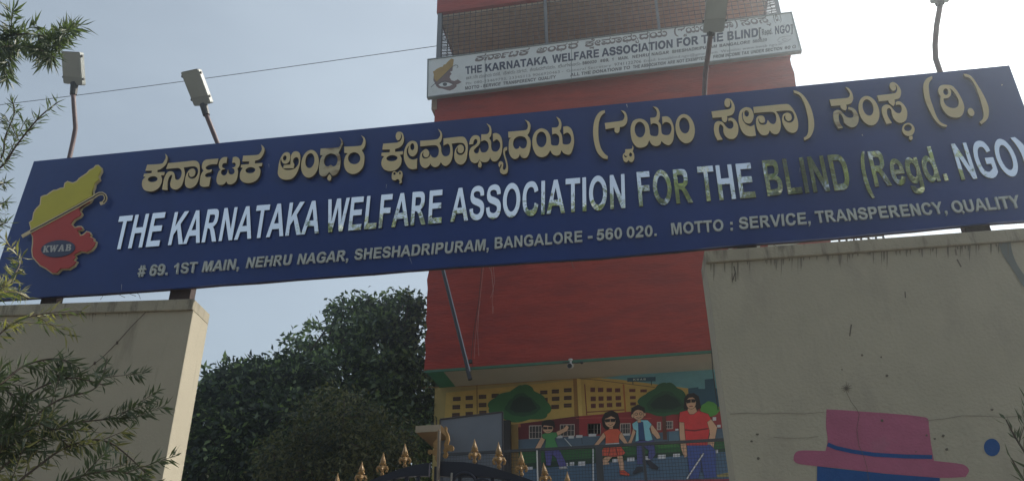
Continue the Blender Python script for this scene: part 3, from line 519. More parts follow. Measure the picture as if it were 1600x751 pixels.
# emblem: outline of the state in yellow and red with a white cane across it
def emblem_outline():
    A = [(130,835),(128,790),(112,730),(150,700),(165,610),(180,600),(175,590),(205,555),(240,520),(245,470),(250,430),(285,412),(320,405),(360,375),(400,350),(440,345),(480,325),(520,320),(530,270),(565,245),(600,255),(630,262),(670,245),(700,210),(745,180),(790,150),(820,115),(870,90),(895,60),(930,55),(965,85),(968,130),(935,190),(945,230),(915,255),(890,280),(885,320),(870,350),(865,430)]
    Bp = [(735,550),(715,590),(740,630),(715,665),(650,700),(615,746)]
    Bq = [(650,110),(690,97),(730,95),(748,130),(722,150),(690,152),(715,205),(750,190),(790,155),(830,165),(845,200),(830,215),(880,240),(870,270),(905,275),(890,330),(850,380),(790,410),(720,400),(650,435),(670,460),(640,495),(680,510),(650,560),(580,605),(490,605),(440,655),(380,655),(300,595),(240,565),(195,515),(150,460),(140,380),(150,300),(150,220),(128,180)]
    return A, [(835,490)]+[(x, y) for x, y in Bp]+[(x, y+676) for x, y in Bq]
eA, eB = emblem_outline()
ec = lambda x, y: (30+x/7.5125, 250+y/7.5125)
full = eA+eB
def ep(off): return lambda x, y: bp(*ec(x, y), off)
e_root = MB().poly([full], ep(.022), .020, (0, 1, 0)).build('emblem_plate', M['gold']); under(board, e_root)
def embpart(loops, off, dep, name, m):
    o = MB().poly(loops, ep(off), dep, (0, 1, 0)).build(name, m); o.parent = e_root
    return o
yl = inset(eA+[(865, 418)], 13); rl = inset([(150, 840), (835, 482)]+eB, 13)
for nm, lp, mt in (('yellow_field', yl, 'map_yellow'), ('red_field', rl, 'map_red')): embpart([lp], .030, .008, nm, M[mt])
cane = smooth_loop([(30,895),(130,837),(450,668),(870,440),(925,402),(965,392),(1000,405),(1016,440),(1000,488),(955,513)], 5, False)
cane = [(30,895),(130,837),(450,668),(700,532),(870,434),(905,408),(940,392),(975,391),(1002,408),(1014,438),(1008,470),(985,498),(948,512)]
embpart([stroke(cane, 36)], .036, .005, 'cane', M['gold'])
embpart([stroke(cane[1:-1], 13)], .038, .0015, 'cane_core', mat('dark_brown', (.05, .035, .03), .6))
embpart([E(455, 1038, 200, 98, -6, 40)], .035, .005, 'emblem_oval', M['oval'])
def ser(x0, y0, h, w, ch):                           # slanted slab-serif letters of the emblem
    sh = .18
    shapes = {'K': [K((0,0),(0,14),(8,14),(8,86),(0,86),(0,100),(42,100),(42,86),(34,86),(34,58),(62,86),(54,86),(54,100),(96,100),(96,86),(84,86),(56,58),(86,14),(98,14),(98,0),(56,0),(56,14),(36,46),(34,44),(34,14),(42,14),(42,0))],
     'W': [K((25,0),(8,86),(0,86),(0,100),(40,100),(40,86),(33,86),(42,36),(60,86),(60,100),(86,100),(96,36),(112,86),(104,86),(104,100),(136,100),(136,86),(126,86),(98,0),(78,0),(66,52),(48,0))],
     'A': [K((0,0),(0,14),(8,14),(44,100),(68,100),(94,14),(102,14),(102,0),(58,0),(58,14),(66,14),(62,28),(34,28),(29,14),(38,14),(38,0)), K((40,42),(58,42),(50,70))],
     'B': [K((0,0),(0,14),(9,14),(9,86),(0,86),(0,100),(64,100),(82,90),(84,70),(72,54),(88,42),(90,18),(74,0)), K((34,58),(34,86),(54,86),(58,72),(54,58)), K((34,14),(34,44),(56,44),(62,30),(56,14))]}
    return [[(x0+(px*w/100+sh*py)*h/100, y0-py*h/100+(px*w/100)*h/100*-.07) for px, py, *_ in l] for l in shapes[ch]]
for ch, xx in (('K', 278), ('W', 352), ('A', 455), ('B', 542)):
    embpart(ser(xx-4, 1084-(xx-278)*.07, 78, 92, ch), .037, .0015, 'emblem_letter', mat('emblem_letter_white', (.5, .5, .48), .5) if 'emblem_letter_white' not in bpy.data.materials else bpy.data.materials['emblem_letter_white'])

# scuffs on the vinyl
for i, (x, y, l, w) in enumerate([(979, 163, 5, 1.4), (1566, 132, 2, 1.6), (190, 444, 9, .8), (640, 402, 10, .8), (1347, 210, 2.5, 1.5), (604, 288, 6, .6), (1250, 262, 8, .6), (420, 256, 6, .6)]):
    under(board, MB().poly([stroke([(x, y), (x+rng.normal()*1.5, y+l)], [w, w*.4])], lambda a, b: bp(a, b, .0012)).build('scuff', bpy.data.materials.get('scuff_white') or mat('scuff_white', (.45, .47, .5) if i < 2 else (.13, .16, .25), .6)))
# steel stubs carrying the board on the walls
for px0, px1, py0, root_ in ((66, 90, 468, 'l'), (268, 300, 452, 'l'), (1152, 1182, 385, 'r'), (1505, 1545, 352, 'r')):
    a_ = onY(px0, py0, 4.50); b__ = onY(px1, py0, 4.50); m = MB()
    m.box((a_[0], 4.49, HW+.001), (b__[0], 4.55, a_[2]+.3)); m.box((a_[0]-.02, 4.487, HW+.0005), (b__[0]+.02, 4.57, HW+.010))
    st_ = m.build('bracket', M['rust']); under(board, st_)
# dead twigs caught under the board
mb = MB()
for i in range(16):
    x = random.choice([random.uniform(150, 290), random.uniform(780, 900), random.uniform(1105, 1200), random.uniform(1330, 1380)]); y = np.interp(x, [-22, 200, 400, 640, 790, 930, 1120, 1300, 1500], [469, 455, 440, 421, 411, 402, 385, 371, 352])+1
    p = onY(x, y, 4.5); q2 = p+np.array([rng.normal()*.08, rng.normal()*.02, -.03-.05*rng.random()]); mb.tube([p+np.array([0, 0, .01]), (p+q2)/2+rng.normal(size=3)*.012, q2], .0016, 4)
tag(mb.build('dry_twigs', M['bark']), 'loose dry twigs sticking out under the lower edge of the blue board', 'twigs', kind='stuff')

# ------------------------------------------------------------------ flood lamps on the board
def lamp(label, head, neck, pole, yneck, zbase_y, thick=.045):
    root = thing('flood_lamp', label, 'lamp', tuple(onY(*pole[-1][:2], zbase_y)), 'flood lamps along the top of the board')
    n_ = _n(np.array([0.0, -.80, -.60])); p0 = onY(*neck[0], yneck)
    H = [onP(x, y, p0, n_) for x, y in head]; back = -n_*thick
    ctr = sum(H)/4
    def rr(k, off, name, m, th):                     # rounded slab
        L = []
        for i in range(4):
            a, b, c_ = H[i-1], H[i], H[(i+1) % 4]; b = ctr+(b-ctr)*k; a = ctr+(a-ctr)*k; c_ = ctr+(c_-ctr)*k
            r = .016
            p1 = b+_n(a-b)*r; p2 = b+_n(c_-b)*r
            for u in (0, .33, .66, 1): L.append((1-u)**2*p1+2*u*(1-u)*b+u*u*p2)
        m_ = MB(); kk = len(L); F_ = [q+n_*off for q in L]; B_ = [q+n_*(off-th) for q in L]; Bi = [sum(B_)/kk+(q-sum(B_)/kk)*.88-n_*.012 for q in B_]
        vs = F_+B_+Bi; fs = [tuple(range(kk)), tuple(2*kk+i for i in range(kk))[::-1]]
        for i in range(kk): j = (i+1) % kk; fs += [(i, kk+i, kk+j, j), (kk+i, 2*kk+i, 2*kk+j, kk+j)]
        ob = m_.add(vs, fs).build(name, m); under(root, ob); return ob
    rr(1, 0, 'housing', M['lamp_body'], thick)
    hb = [H[0]*.0]
    # lens plate over the upper three quarters, gear cover below
    a, b, c_, d_ = H; lo = .22
    Lp = [a*.94+ctr*.06, b*.94+ctr*.06, (c_*(1-lo)+b*lo)*.94+ctr*.06, (d_*(1-lo)+a*lo)*.94+ctr*.06]
    m_ = MB(); m_.hexa([q+n_*.0015 for q in Lp]+[q+n_*.006 for q in Lp]); under(root, m_.build('lens', M['lamp_lens']))
    m_ = MB()
    for k_, side in ((.12, 1), (.12, -1), (.8, 1), (.8, -1)):
        base = (a*(1-k_)+d_*k_) if side < 0 else (b*(1-k_)+c_*k_); out = _n((a-b) if side < 0 else (b-a))
        m_.tube([base-n_*.012-out*.004, base-n_*.012+out*.010], .010, 6)
    under(root, m_.build('clip', M['lamp_dark']))
    m_ = MB(); q0 = onP(*neck[0], p0, n_)-n_*.02; q1 = onY(*neck[1], yneck+.03); m_.tube([q0, q1], [.030, .026], 10); under(root, m_.build('neck', M['lamp_dark'], smooth=False))
    m_ = MB(); pts = [q1]+[onY(x, y, yy) for x, y, yy in pole]; pts2 = []
    for i in range(len(pts)-1):
        for u in (0, .5): pts2.append(pts[i]*(1-u)+pts[i+1]*u)
    pts2.append(pts[-1]); pts2.append(pts[-1]-np.array([0, 0, .35]))
    m_.tube(pts2, .0175, 12); under(root, m_.build('pole', M['pipe'], smooth=True))
lamp('leftmost flood lamp, partly hidden by drooping leaves, on a bent rusty pole', [(95.5,80),(125,81.5),(128.5,134),(99,130.5)], [(114,130),(114.5,148)], [(115.5,165,4.54),(118,200,4.58),(114,222,4.6),(108,249,4.6)], 4.50, 4.6)
lamp('second flood lamp from the left, tilted to the left against plain sky', [(282,113),(309.5,107),(329.5,161),(303.5,166.5)], [(316,164),(322.5,180)], [(331,201,4.57),(340,224,4.6)], 4.50, 4.6)
lamp('large flood lamp hanging in front of the white sign', [(1108,-38),(1143,-42),(1131,50),(1098.5,51)], [(1112,50),(1110,56)], [(1106.5,85,4.5),(1102,115,4.56),(1100.5,150,4.6)], 4.36, 4.6)
lamp('rightmost flood lamp, its head cut off by the picture edge, against glaring sky', [(1457,-52),(1487,-54),(1483,4),(1457,5)], [(1469.5,2),(1469,9)], [(1463.5,40,4.52),(1461,70,4.56),(1462,92,4.6),(1469,113,4.6)], 4.46, 4.6)

# cable across the sky
p0 = onY(683, 72, 10.05); p1 = onY(0, 157, 9.5); d_ = p1-p0; pts = [p0+d_*u*1.8+np.array([0, 0, -.10*math.sin(math.pi*min(1, u*1.0))]) for u in np.linspace(0, 1, 15)]
tag(MB().tube(pts, .0055, 5).build('overhead_cable', M['cable']), 'thin overhead cable crossing the sky to the red building', 'cable')

# ------------------------------------------------------------------ red building behind the gate
BY = 10.0
bx0 = onY(664, 580, BY)[0]; bx1 = onY(1244, 133, BY)[0]; zs = onY(663, 580, BY)[2]; zt = 9.50; zc = onY(688, 21, BY)[2]
SB = 10.74                                            # face of the set-back mural wall
bld = thing('red_building', 'tall red painted building with a grilled balcony and a mural wall under its overhang', 'building', ((bx0+bx1)/2, BY, 0))
B_ = lambda mb, name, m, par=bld, **k: under(par, mb.build(name, m, **k)) if par is bld else mb.build(name, m, par, **k)
fr = MB()                                             # front face as a slightly uneven grid
nx, nz = 40, 30; g = []
for j in range(nz+1):
    for i in range(nx+1):
        x = bx0+(bx1-bx0)*i/nx; z = zs+(zt-zs)*j/nz; e = .006*math.sin(3.1*x+1.3*z)+.004*rng.normal()
        if i in (0, nx): x += .008*rng.normal()
        if j == 0: z += .004*rng.normal()
        g.append((x, BY+e, z))
g = np.array(g); fr.add(g, [(j*(nx+1)+i, j*(nx+1)+i+1, (j+1)*(nx+1)+i+1, (j+1)*(nx+1)+i) for j in range(nz) for i in range(nx)])
B_(fr, 'front_wall', M['red_wall'])
B_(MB().box((bx0+.015, BY+.02, zs+.02), (bx1-.015, 16, zt)), 'upper_block', M['red_wall'])
# small ledge stub at the left corner and the upper parapet
lz = onY(676, 168, BY)[2]
B_(MB().box((bx0-.055, BY-.02, lz-.05), (bx0+.03, BY+.25, lz+.16)), 'ledge', mat('ledge_plaster', (.38, .27, .2), .9, .2))
B_(MB().box((bx0-.01, BY-.03, zt+.002), (bx1+.01, BY+.22, zt+.10)), 'balcony_sill', M['red_wall'])
B_(MB().box((bx0-.03, BY-.02, zc), (bx1+.04, 16, zc+1.6)), 'parapet', M['red_wall'])
B_(MB().box((bx0+.02, BY+.05, zc-.06), (bx1-.02, BY+2.6, zc-.003)), 'balcony_ceiling', M['balcony'])
B_(MB().box((bx0+.9, BY+2.0, zt+.02), (bx1-.7, 15.9, zc-.003)), 'inner_wall', M['balcony'])
# soffit with green painted edge
B_(MB().box((bx0+.24, BY+.012, zs+.001), (bx1, 15.8, zs+.02)), 'soffit', M['cream'])
B_(MB().box((bx0-.004, BY-.012, zs-.018), (bx1, BY+.018, zs+.014)), 'drip_edge', mat('drip_green', (.05, .16, .10), .8, .2))
B_(MB().box((bx0+.012, BY+.019, zs-.0015), (bx0+.24, 15.8, zs+.021)), 'green_beam', M['green'])
for lp in ([(1184,380),(1190,379),(1186,389),(1181,389)], [(1199,378),(1225,374),(1262,372),(1262,377),(1240,382),(1225,386),(1200,385)], [(1138,382),(1150,380),(1146,388),(1138,390)]):
    B_(MB().poly([lp], lambda x, y: onY(x, y, BY-.014)), 'plaster_patch', M['cream'])
rl_ = thing('side_railing', 'small iron railing just right of the red building, glimpsed between board and wall', 'railing', (bx1+.1, 10.4, 0))
zr0, zr1 = onY(1340, 392, 10.4)[2], onY(1340, 352, 10.4)[2]; xr0, xr1 = onY(1310, 370, 10.4)[0], onY(1380, 370, 10.4)[0]
for x in np.linspace(xr0, xr1, 7): under(rl_, MB().box((x-.012, 10.39, zr0-.6), (x+.012, 10.41, zr1)).build('bar', M['bar']))
for z in (zr0, (zr0+zr1)/2, zr1): under(rl_, MB().box((xr0, 10.375, z-.012), (xr1, 10.3895, z+.012)).build('rail', M['bar']))
under(rl_, MB().box((xr0-.35, 10.41, 0), (xr1, 11.5, zr0-.55)).build('parapet_wall', M['red_wall']))
# balcony grille: every bar its own part
V = MB().box((-.0055, -.0055, zt+.11), (.0055, .0055, zc)).build('bar', M['bar']); first = True
def put_bar(loc):
    global first
    o = V if first else V.copy()
    if not first: COL.objects.link(o)
    first = False; o.parent = bld; o.location = Vector(loc)-Vector(bld.location); return o
npx = int((bx1-bx0-.1)/.096)
for i in range(npx+1): put_bar((bx0+.06+i*.096, BY+.04, 0))
Hh = MB().box((bx0+.03, BY+.028, -.004), (bx1-.03, BY+.036, .004)).build('bar', M['bar']); k = 0
z = zt+.17
while z < zc-.03:
    o = Hh if k == 0 else Hh.copy()
    if k: COL.objects.link(o)
    o.parent = bld; o.location = Vector((0, 0, z+.004*rng.normal()))-Vector(bld.location); k += 1; z += .083
# side grilles with closely woven mesh
for sx in (bx0+.02, bx1-.02):
    mb = MB(); z = zt+.12; yy0, yy1 = BY+.04, BY+1.9
    while z < zc: mb.box((sx-.004, yy0, z-.004), (sx+.004, yy1, z+.004)); z += .06
    y = yy0
    while y < yy1: mb.box((sx-.009, y-.006, zt+.11), (sx-.0045, y+.006, zc)); y += .07
    tag(B_(mb, 'side_grille', M['bar']), kind='stuff')
for x, w in ((bx0+.02, .035), (onY(853, 30, BY)[0], .022), (onY(1027, 20, BY)[0], .022), (bx1-.02, .03)):
    B_(MB().box((x-w, BY-.005, zt+.10), (x+w, BY+.024, zc-.001)), 'grille_post', M['post'])
B_(MB().box((bx0, BY+1.92, zt+.1), (bx0+.07, BY+1.99, zc-.003)), 'grille_post', M['post'])
B_(MB().box((bx1-.07, BY+1.92, zt+.1), (bx1, BY+1.99, zc-.003)), 'grille_post', M['post'])

# white sign on the building
WY = 9.86
def wp(px, py, off=0.): return onY(px, py, WY-off)
w1, w2, w3, w4 = wp(668, 93), wp(1237, 19), wp(1253, 80), wp(667, 153)
ws = thing('white_sign', 'faded white sign board with painted navy lettering fixed below the balcony grille', 'sign', tuple((w3+w4)/2))
F_ = [w1, w2, w3, w4]; Bk = [p+np.array([0, .07, 0]) for p in F_]
m_ = MB(); 
inn = [sum(F_)/4+(p-sum(F_)/4)*np.array([.994, 1, .955]) for p in F_]
under(ws, m_.hexa([inn[3], inn[2], inn[2]+[0, .05, 0], inn[3]+[0, .05, 0], inn[0], inn[1], inn[1]+[0, .05, 0], inn[0]+[0, .05, 0]]).build('sign_face', M['white_board']))
m_ = MB()
for i in range(4):
    j = (i+1) % 4; a, b_, c_, d_ = F_[i]-np.array([0, .012, 0]), F_[j]-np.array([0, .012, 0]), inn[j]-np.array([0, .012, 0]), inn[i]-np.array([0, .012, 0]); o_ = np.array([0, .075, 0])
    m_.hexa([a, b_, c_, d_, a+o_, b_+o_, c_+o_, d_+o_])
under(ws, m_.build('sign_frame', M['white_edge']))
for x in (758, 893, 1015, 1140):                      # sheet joints
    y0_ = 93-(x-668)*.130; y1_ = 153-(x-667)*.1246
    under(ws, MB().poly([[(x-.45, y0_+2.5), (x+.45, y0_+2.5), (x+.3, y1_-2.5), (x-.6, y1_-2.5)]], lambda a, b: wp(a, b, .0012)).build('sheet_joint', M['white_edge']))
WT = lambda off: (lambda x, y: wp(x, y, off))
# painted Kannada line: the same words as on the board, narrower
spans = {'w1': (742, 828), 'w2': (838, 904), 'w3': (914, 1042.5), 'w4': (1053, 1103), 'w5': (1108, 1153), 'w6': (1156, 1205), 'w7': (1208, 1221)}
base_board = lambda x: 300-(x-225)*.0905
for w, (xa, xb) in spans.items():
    us = [x for ww, ls in kan3 if ww == w for x, y in ls[0]]; u0, u1 = min(us), max(us); mb = MB()
    for ww, ls in kan3:
        if ww != w: continue
        def cv(x, y):
            hgt = (base_board(x)-y)/62.               # 0 baseline, about 1 at the top line
            xx = x-(x-814)*(base_board(x)-y)/2330.*-1*0
            X_ = xa+(xx-u0)/(u1-u0)*(xb-xa); return X_, 97.0-(X_-742)*.1335-hgt*12.5
        try: mb.poly([[cv(*p) for p in l] for l in ls], WT(.0012))
        except Exception: pass
    under(ws, mb.build('painted_kannada_word', M['kan_print']))
def prow(words, m, name='painted_word', sh=0., bold=16):
    for t_, xa, ya, xb, yb, h in words:
        mb = MB(); put_word(t_, ((xa-.6, ya-h), (xa, ya), (xb, yb), (xb, yb-h)), 0, 0, None, None, None, WT(.0012), sh, mb, bold)
        tag(under(ws, mb.build(name, m)), kind='stuff')
bl_ = lambda x: 116.2-(x-727.5)*.1292
R2 = [('THE', 727.5, 753), ('KARNATAKA', 758.5, 856), ('WELFARE', 863.5, 936), ('ASSOCIATION', 940.5, 1051.5), ('FOR', 1057.5, 1091), ('THE', 1096, 1130), ('BLIND', 1136.5, 1184.5)]
prow([(t_, a, bl_(a), b_, bl_(b_), 11.6+(a-727)*.0035) for t_, a, b_ in R2], M['navy_print'], bold=24)
prow([('[', 1185.5, 57.5, 1189, 57, 14)], M['grey_print'])
prow([('Regd.', 1190.5, 55.5, 1207, 53.5, 9.5)], M['grey_print'])
prow([('NGO', 1211, 54, 1234.5, 51, 12.6)], M['navy_print']); prow([(']', 1236, 50.5, 1239, 50.2, 12)], M['grey_print'])
b5 = lambda x: 140.5-(x-726.5)*.1262
R5 = [('MOTTO - SERVICE', 726.5, 782), ('TRANSPERENCY', 786, 837), ('QUALITY', 841, 868), ('ALL THE DONATIONS TO', 891, 984), ('THE ASSOCIATION', 989, 1040), ('ARE NOT EXEMPTED', 1043, 1103), ('FROM INCOME TAX', 1114.5, 1170), ('UNDER SECTION', 1173, 1222), ('80 G', 1226, 1243.5)]
prow([(t_, a, b5(a), b_, b5(b_), 4.8) for t_, a, b_ in R5], M['grey_print'], sh=.15)
b3 = lambda x: 124.5-(x-728)*.1275
R3 = [('560020', 910, 932), ('#69,', 938, 952), ('1st'.replace('s', '').replace('t', '') or '1', 956, 959), ('MAIN,', 966, 982), ('NEHRU', 988, 1014), ('NAGAR', 1018, 1045), ('SHESHADRIPURAM', 1050, 1120), ('BANGALORE', 1124, 1172), ('560020', 1176, 1198)]
prow([(t_, a, b3(a), b_, b3(b_), 4.6) for t_, a, b_ in R3], M['grey_print'], sh=.1)
def font_row(txt, xa, xb, yb, h, m):                  # small hand-painted text from the built-in font
    cu = bpy.data.curves.new('t', 'FONT'); cu.body = txt; cu.resolution_u = 2; ob = bpy.data.objects.new('t', cu); COL.objects.link(ob)
    bpy.context.view_layer.update(); me = bpy.data.meshes.new_from_object(ob.evaluated_get(bpy.context.evaluated_depsgraph_get()))
    bpy.data.objects.remove(ob); bpy.data.curves.remove(cu)
    co_ = np.array([v.co[:] for v in me.vertices]); 
    if not len(co_): return
    x0_, x1_ = co_[:, 0].min(), co_[:, 0].max(); vs = []
    for x, y, _z in co_:
        X_ = xa+(x-x0_)/(x1_-x0_)*(xb-xa); vs.append(wp(X_, yb(X_)-y/.7*h, .0012))
    m_ = MB(); m_.add(vs, [tuple(p.vertices) for p in me.polygons]); tag(under(ws, m_.build('painted_word', m)), kind='stuff')
b4 = lambda x: 132.8-(x-728)*.1262
font_row('#69,1\u0ca8\u0cc7 \u0cae\u0cc1\u0c96\u0caf \u0cb0\u0cb8\u0ca4\u0cc6,', 728, 782, b3, 4.6, M['grey_print'])
font_row('\u0ca8\u0cc6\u0cb9\u0cb0\u0cc1 \u0ca8\u0c97\u0cb0,', 786, 824, b3, 4.6, M['grey_print'])
font_row('\u0cb6\u0cc7\u0cb7\u0cbe\u0ca6\u0cb0\u0cbf\u0caa\u0cc1\u0cb0\u0c82,', 828, 868, b3, 4.6, M['grey_print'])
font_row('\u0cac\u0cc6\u0c82\u0c97\u0cb3\u0cc2\u0cb0\u0cc1-', 872, 909, b3, 4.6, M['grey_print'])
font_row('Ph: 080-23469793, 23345115 9066920463 -', 728, 880, b4, 4.2, M['grey_print2'])
font_row('General Secretary', 885, 955, b4, 4.2, M['grey_print2']); font_row('9741122706', 960, 1002, b4, 4.6, M['grey_print'])
font_row('Email: kwaablind.ngo@gmail.com  Website: www.kwab ngo.in', 1006, 1222, b4, 4.2, M['grey_print2'])
# little emblem of the white sign
sA = [(155,300),(185,285),(205,265),(260,238),(300,228),(310,200),(340,195),(370,160),(400,130),(430,108),(462,125),(455,160),(452,190),(445,225)]
sB = [(445,240),(440,290),(405,305),(430,335),(405,360),(400,390),(425,430),(470,440),(520,415),(540,430),(575,455),(540,475),(500,490),(500,520),(455,560),(400,580),(350,570),(290,550),(240,545),(205,515),(185,470),(160,430),(165,380),(170,330)]
sc = lambda x, y: (660+x/9.39, 80+y/9.39)
def wpart(loops, off, name, m): under(ws, MB().poly([[sc(*p) for p in l] for l in loops], WT(off)).build(name, m))
wpart([sA+sB], .0012, 'painted_emblem', mat('emblem_mauve', (.20, .135, .13), .6))
wpart([[(155,300)]+sA[1:]+[(438,235),(215,460),(170,400),(168,345)]], .0016, 'painted_emblem_field', mat('emblem_amber', (.42, .27, .08), .6))
wpart([stroke([(125,530),(215,450),(440,230),(480,205),(515,210),(525,230),(505,245)], 9)], .002, 'painted_cane', M['grey_print'])
wpart([[(235,495),(280,465),(330,455),(390,465),(445,490),(400,512),(330,525),(270,520)]], .002, 'painted_eye', M['white_board'])
wpart([E(330, 487, 32, 26)], .0024, 'painted_iris', M['grey_print'])
wpart([stroke([(225,490),(280,452),(340,440),(400,452),(455,478)], 9)], .0024, 'painted_brow', M['grey_print'])
se = lambda x, y: (940+x/3.756, y/3.756)
for l, w in (([(1030,240),(1045,222),(1075,214),(1110,212)], 2.2), ([(1035,245),(1060,250),(1090,244),(1112,228)], 2.2), ([(1058,235),(1075,226),(1092,232),(1076,242),(1060,236)], 2)):
    under(ws, MB().poly([[se(*p) for p in stroke(l, w)]], WT(.0016)).build('painted_eye_line', M['grey_print2']))

# ------------------------------------------------------------------ mural on the set-back wall
mw = MB().box((bx0-.06, SB+.0015, 0), (3.2, SB+.25, zs)).build('mural_wall', mat('mural_wall_plaster', (.50, .38, .14), .85, .1, 3.)); under(bld, mw)
PC = {}
def pc(rgb, k=3.5):
    if rgb not in PC:
        c_ = srgb(*rgb); c_ = tuple(min(.8, v*k) for v in c_); PC[rgb] = mat('mural_paint_%02x%02x%02x' % rgb, c_, .7, .10, 9.)
    return PC[rgb]
c7 = lambda x, y: (660+x/3.56, 540+y/3.56); c8 = lambda x, y: (900+x/3.56, 540+y/3.56); pxx = lambda x, y: (x, y)
lay_n = [0]
OUT = (26, 20, 18)
def mural(name, items, base):                        # items: (colour, crop, loop or loops); later ones lie on top
    m_ = MB(); ms = []; off = base
    for it in items:
        col, cr_, lp = it; lp = lp if isinstance(lp[0], list) else [lp]
        if name == 'painted_figure' and col != OUT and len(lp) == 1:
            big = inset(lp[0], -1.7 if cr_ is c7 or cr_ is c8 else -.5); mo = pc(OUT)
            if mo not in ms: ms.append(mo)
            m_.cur = ms.index(mo); m_.poly([[cr_(*p[:2]) for p in big]], lambda x, y: onY(x, y, SB-off)); off += .0004
        mm = pc(col)
        if mm not in ms: ms.append(mm)
        m_.cur = ms.index(mm)
        m_.poly([[cr_(*p[:2]) for p in l] for l in lp], lambda x, y: onY(x, y, SB-off)); off += .0006
    o = m_.build(name, ms, mw); return o
def Q(x0, y0, x1, y1, sk=0.): return [(x0, y0), (x1, y0-sk*(x1-x0)), (x1, y1-sk*(x1-x0)), (x0, y1)]
mural('painted_sky', [((62,98,104), pxx, [(938,590),(1200,560),(1220,700),(938,700)])], .001)
mural('painted_skyline', [((24,52,66), c8, [(625,235),(680,228),(682,238),(718,238),(716,186),(768,180),(775,235),(860,240),(880,420),(600,420)])], .002)
mural('painted_yellow_house', [((122,102,52), pxx, [(697,613),(935,590),(965,592),(1075,606),(1079,662),(692,690)]), ((92,66,28), c7, [(838,178),(858,176),(868,388),(846,390)]), ((136,114,62), c7, [(860,176),(880,176),(890,385),(870,388)]), ((84,62,28), c7, [(300,215),(306,215),(308,375),(302,375)]),
   ((84,40,24), c8, stroke([(48,212),(60,385)], 6)), ((84,40,24), c8, stroke([(58,368),(272,354)], 6)), ((110,62,26), c8, stroke([(264,212),(276,380)], 9)), ((60,44,30), c8, stroke([(-40,165),(0,178),(130,190),(260,207),(440,230)], 3)), ((96,70,30), c7, stroke([(0,232),(260,222),(520,205),(840,182)], 3))], .003)
wn = [(170,284,213,306),(240,278,281,300),(313,272,355,294),(385,266,425,288),(167,329,210,352),(240,323,281,345),(313,317,356,340),(165,373,208,395),(240,367,281,388),(316,360,356,380),(655,248,695,269),(720,242,760,264),(787,235,830,257),(660,289,697,310),(720,283,762,305),(787,278,830,300),(717,328,760,350),(787,320,830,342)]
for a in wn: mural('painted_window', [((36,20,18), c7, Q(*a, .04)), ((92,66,30), c7, stroke([(a[0], (a[1]+a[3])/2), (a[2], (a[1]+a[3])/2-1.5)], 1.6))], .0095)
wn8 = [(80,231,106,256),(122,232,152,256),(170,234,200,256),(217,235,246,257),(82,281,110,306),(125,280,153,304),(171,279,199,303),(220,278,250,301),(83,321,110,345),(127,319,155,342),(172,317,202,340),(222,314,252,337),(296,239,330,256),(358,241,394,257),(300,278,332,295),(302,313,333,330)]
for a in wn8: mural('painted_window', [((62,26,24), c8, Q(*a, .02)), ((30,16,16), c8, stroke([((a[0]+a[2])/2, a[1]), ((a[0]+a[2])/2, a[3])], 2))], .0095)
mural('painted_rooftop_sign', [((22,50,64), c8, [(285,177),(443,171),(443,196),(285,199)]), ((24,40,40), c8, stroke([(316,197),(317,214)], 5)), ((24,40,40), c8, stroke([(419,194),(420,218)], 5))], .004)
for i, ch in enumerate('KWAB'):
    m_ = MB(); x_ = 318+i*19
    put_word(ch, (c8(x_, 181-.03*i*19), c8(x_, 192-.03*i*19), c8(x_+14, 191.5-.03*i*19), c8(x_+14, 180.5-.03*i*19)), 0, 0, None, None, None, lambda x, y: onY(x, y, SB-.0066), 0, m_)
    m_.build('painted_letter', pc((120,132,128)), mw)
mural('painted_red_compound', [((92,26,28), pxx, [(806,662),(900,650),(1000,641),(1140,634),(1180,690),(780,720)]), ((60,16,20), pxx, [(806,662),(905,649),(905,690),(806,700)]), ((120,60,50), c8, stroke([(0,402),(150,398),(420,402)], 2.5)), ((120,60,50), c8, stroke([(640,372),(850,378)], 2)), ((110,66,40), c7, [(470,440),(545,430),(548,450),(470,460)])], .0072)
for cr_, a in ((c8, (65,432,138,492)), (c8, (246,430,303,490)), (c8, (450,422,473,467)), (c8, (498,417,540,462)), (c7, (593,442,665,516)), (c7, (765,436,847,503)), (c7, (920,432,990,492))):
    x0, y0, x1, y1 = a; it = [((120,112,104), cr_, Q(x0, y0, x1, y1, .03)), ((34,30,30), cr_, Q(x0+4, y0+4, x1-4, y1-4, .03))]
    for k_ in (.25, .5, .75): it.append(((112,104,98), cr_, stroke([(x0+(x1-x0)*k_, y0+3), (x0+(x1-x0)*k_, y1-4)], 2.6)))
    it.append(((112,104,98), cr_, stroke([(x0+3, (y0+y1)/2), (x1-3, (y0+y1)/2-1)], 2.2)))
    mural('painted_barred_window', it, .011)
mural('painted_planters', [((48,60,70), c8, [(-330,520),(0,502),(300,492),(600,470),(840,455),(850,560),(-330,580)]), ((30,40,48), c8, stroke([(30,500),(35,545)], 4)), ((30,40,48), c8, stroke([(230,500),(235,540)], 4)), ((30,40,48), c8, stroke([(512,470),(514,530)], 4)), ((56,74,84), c8, [(515,475),(590,470),(590,525),(517,528)])], .0105)
for a in ((70,488,112,503),(0,495,36,510),(258,487,300,498),(552,460,570,470),(785,438,805,452),(760,395,780,415),(-42,500,-12,514),(-110,498,-75,512)):
    mural('painted_flower_box', [((122,122,122), c8, Q(*a, .03))], .0145)
mural('painted_lawn', [((26,58,30), c8, [(-330,590),(0,560),(300,548),(600,535),(850,520),(862,612),(-330,690)]), ((14,34,22), c8, [(-330,660),(0,628),(400,600),(860,566),(864,610),(-330,695)]), ((40,78,36), c8, [(100,566),(200,558),(300,560),(250,575),(130,580)]), ((40,78,36), c8, [(440,552),(560,545),(580,556),(470,566)])], .0130)
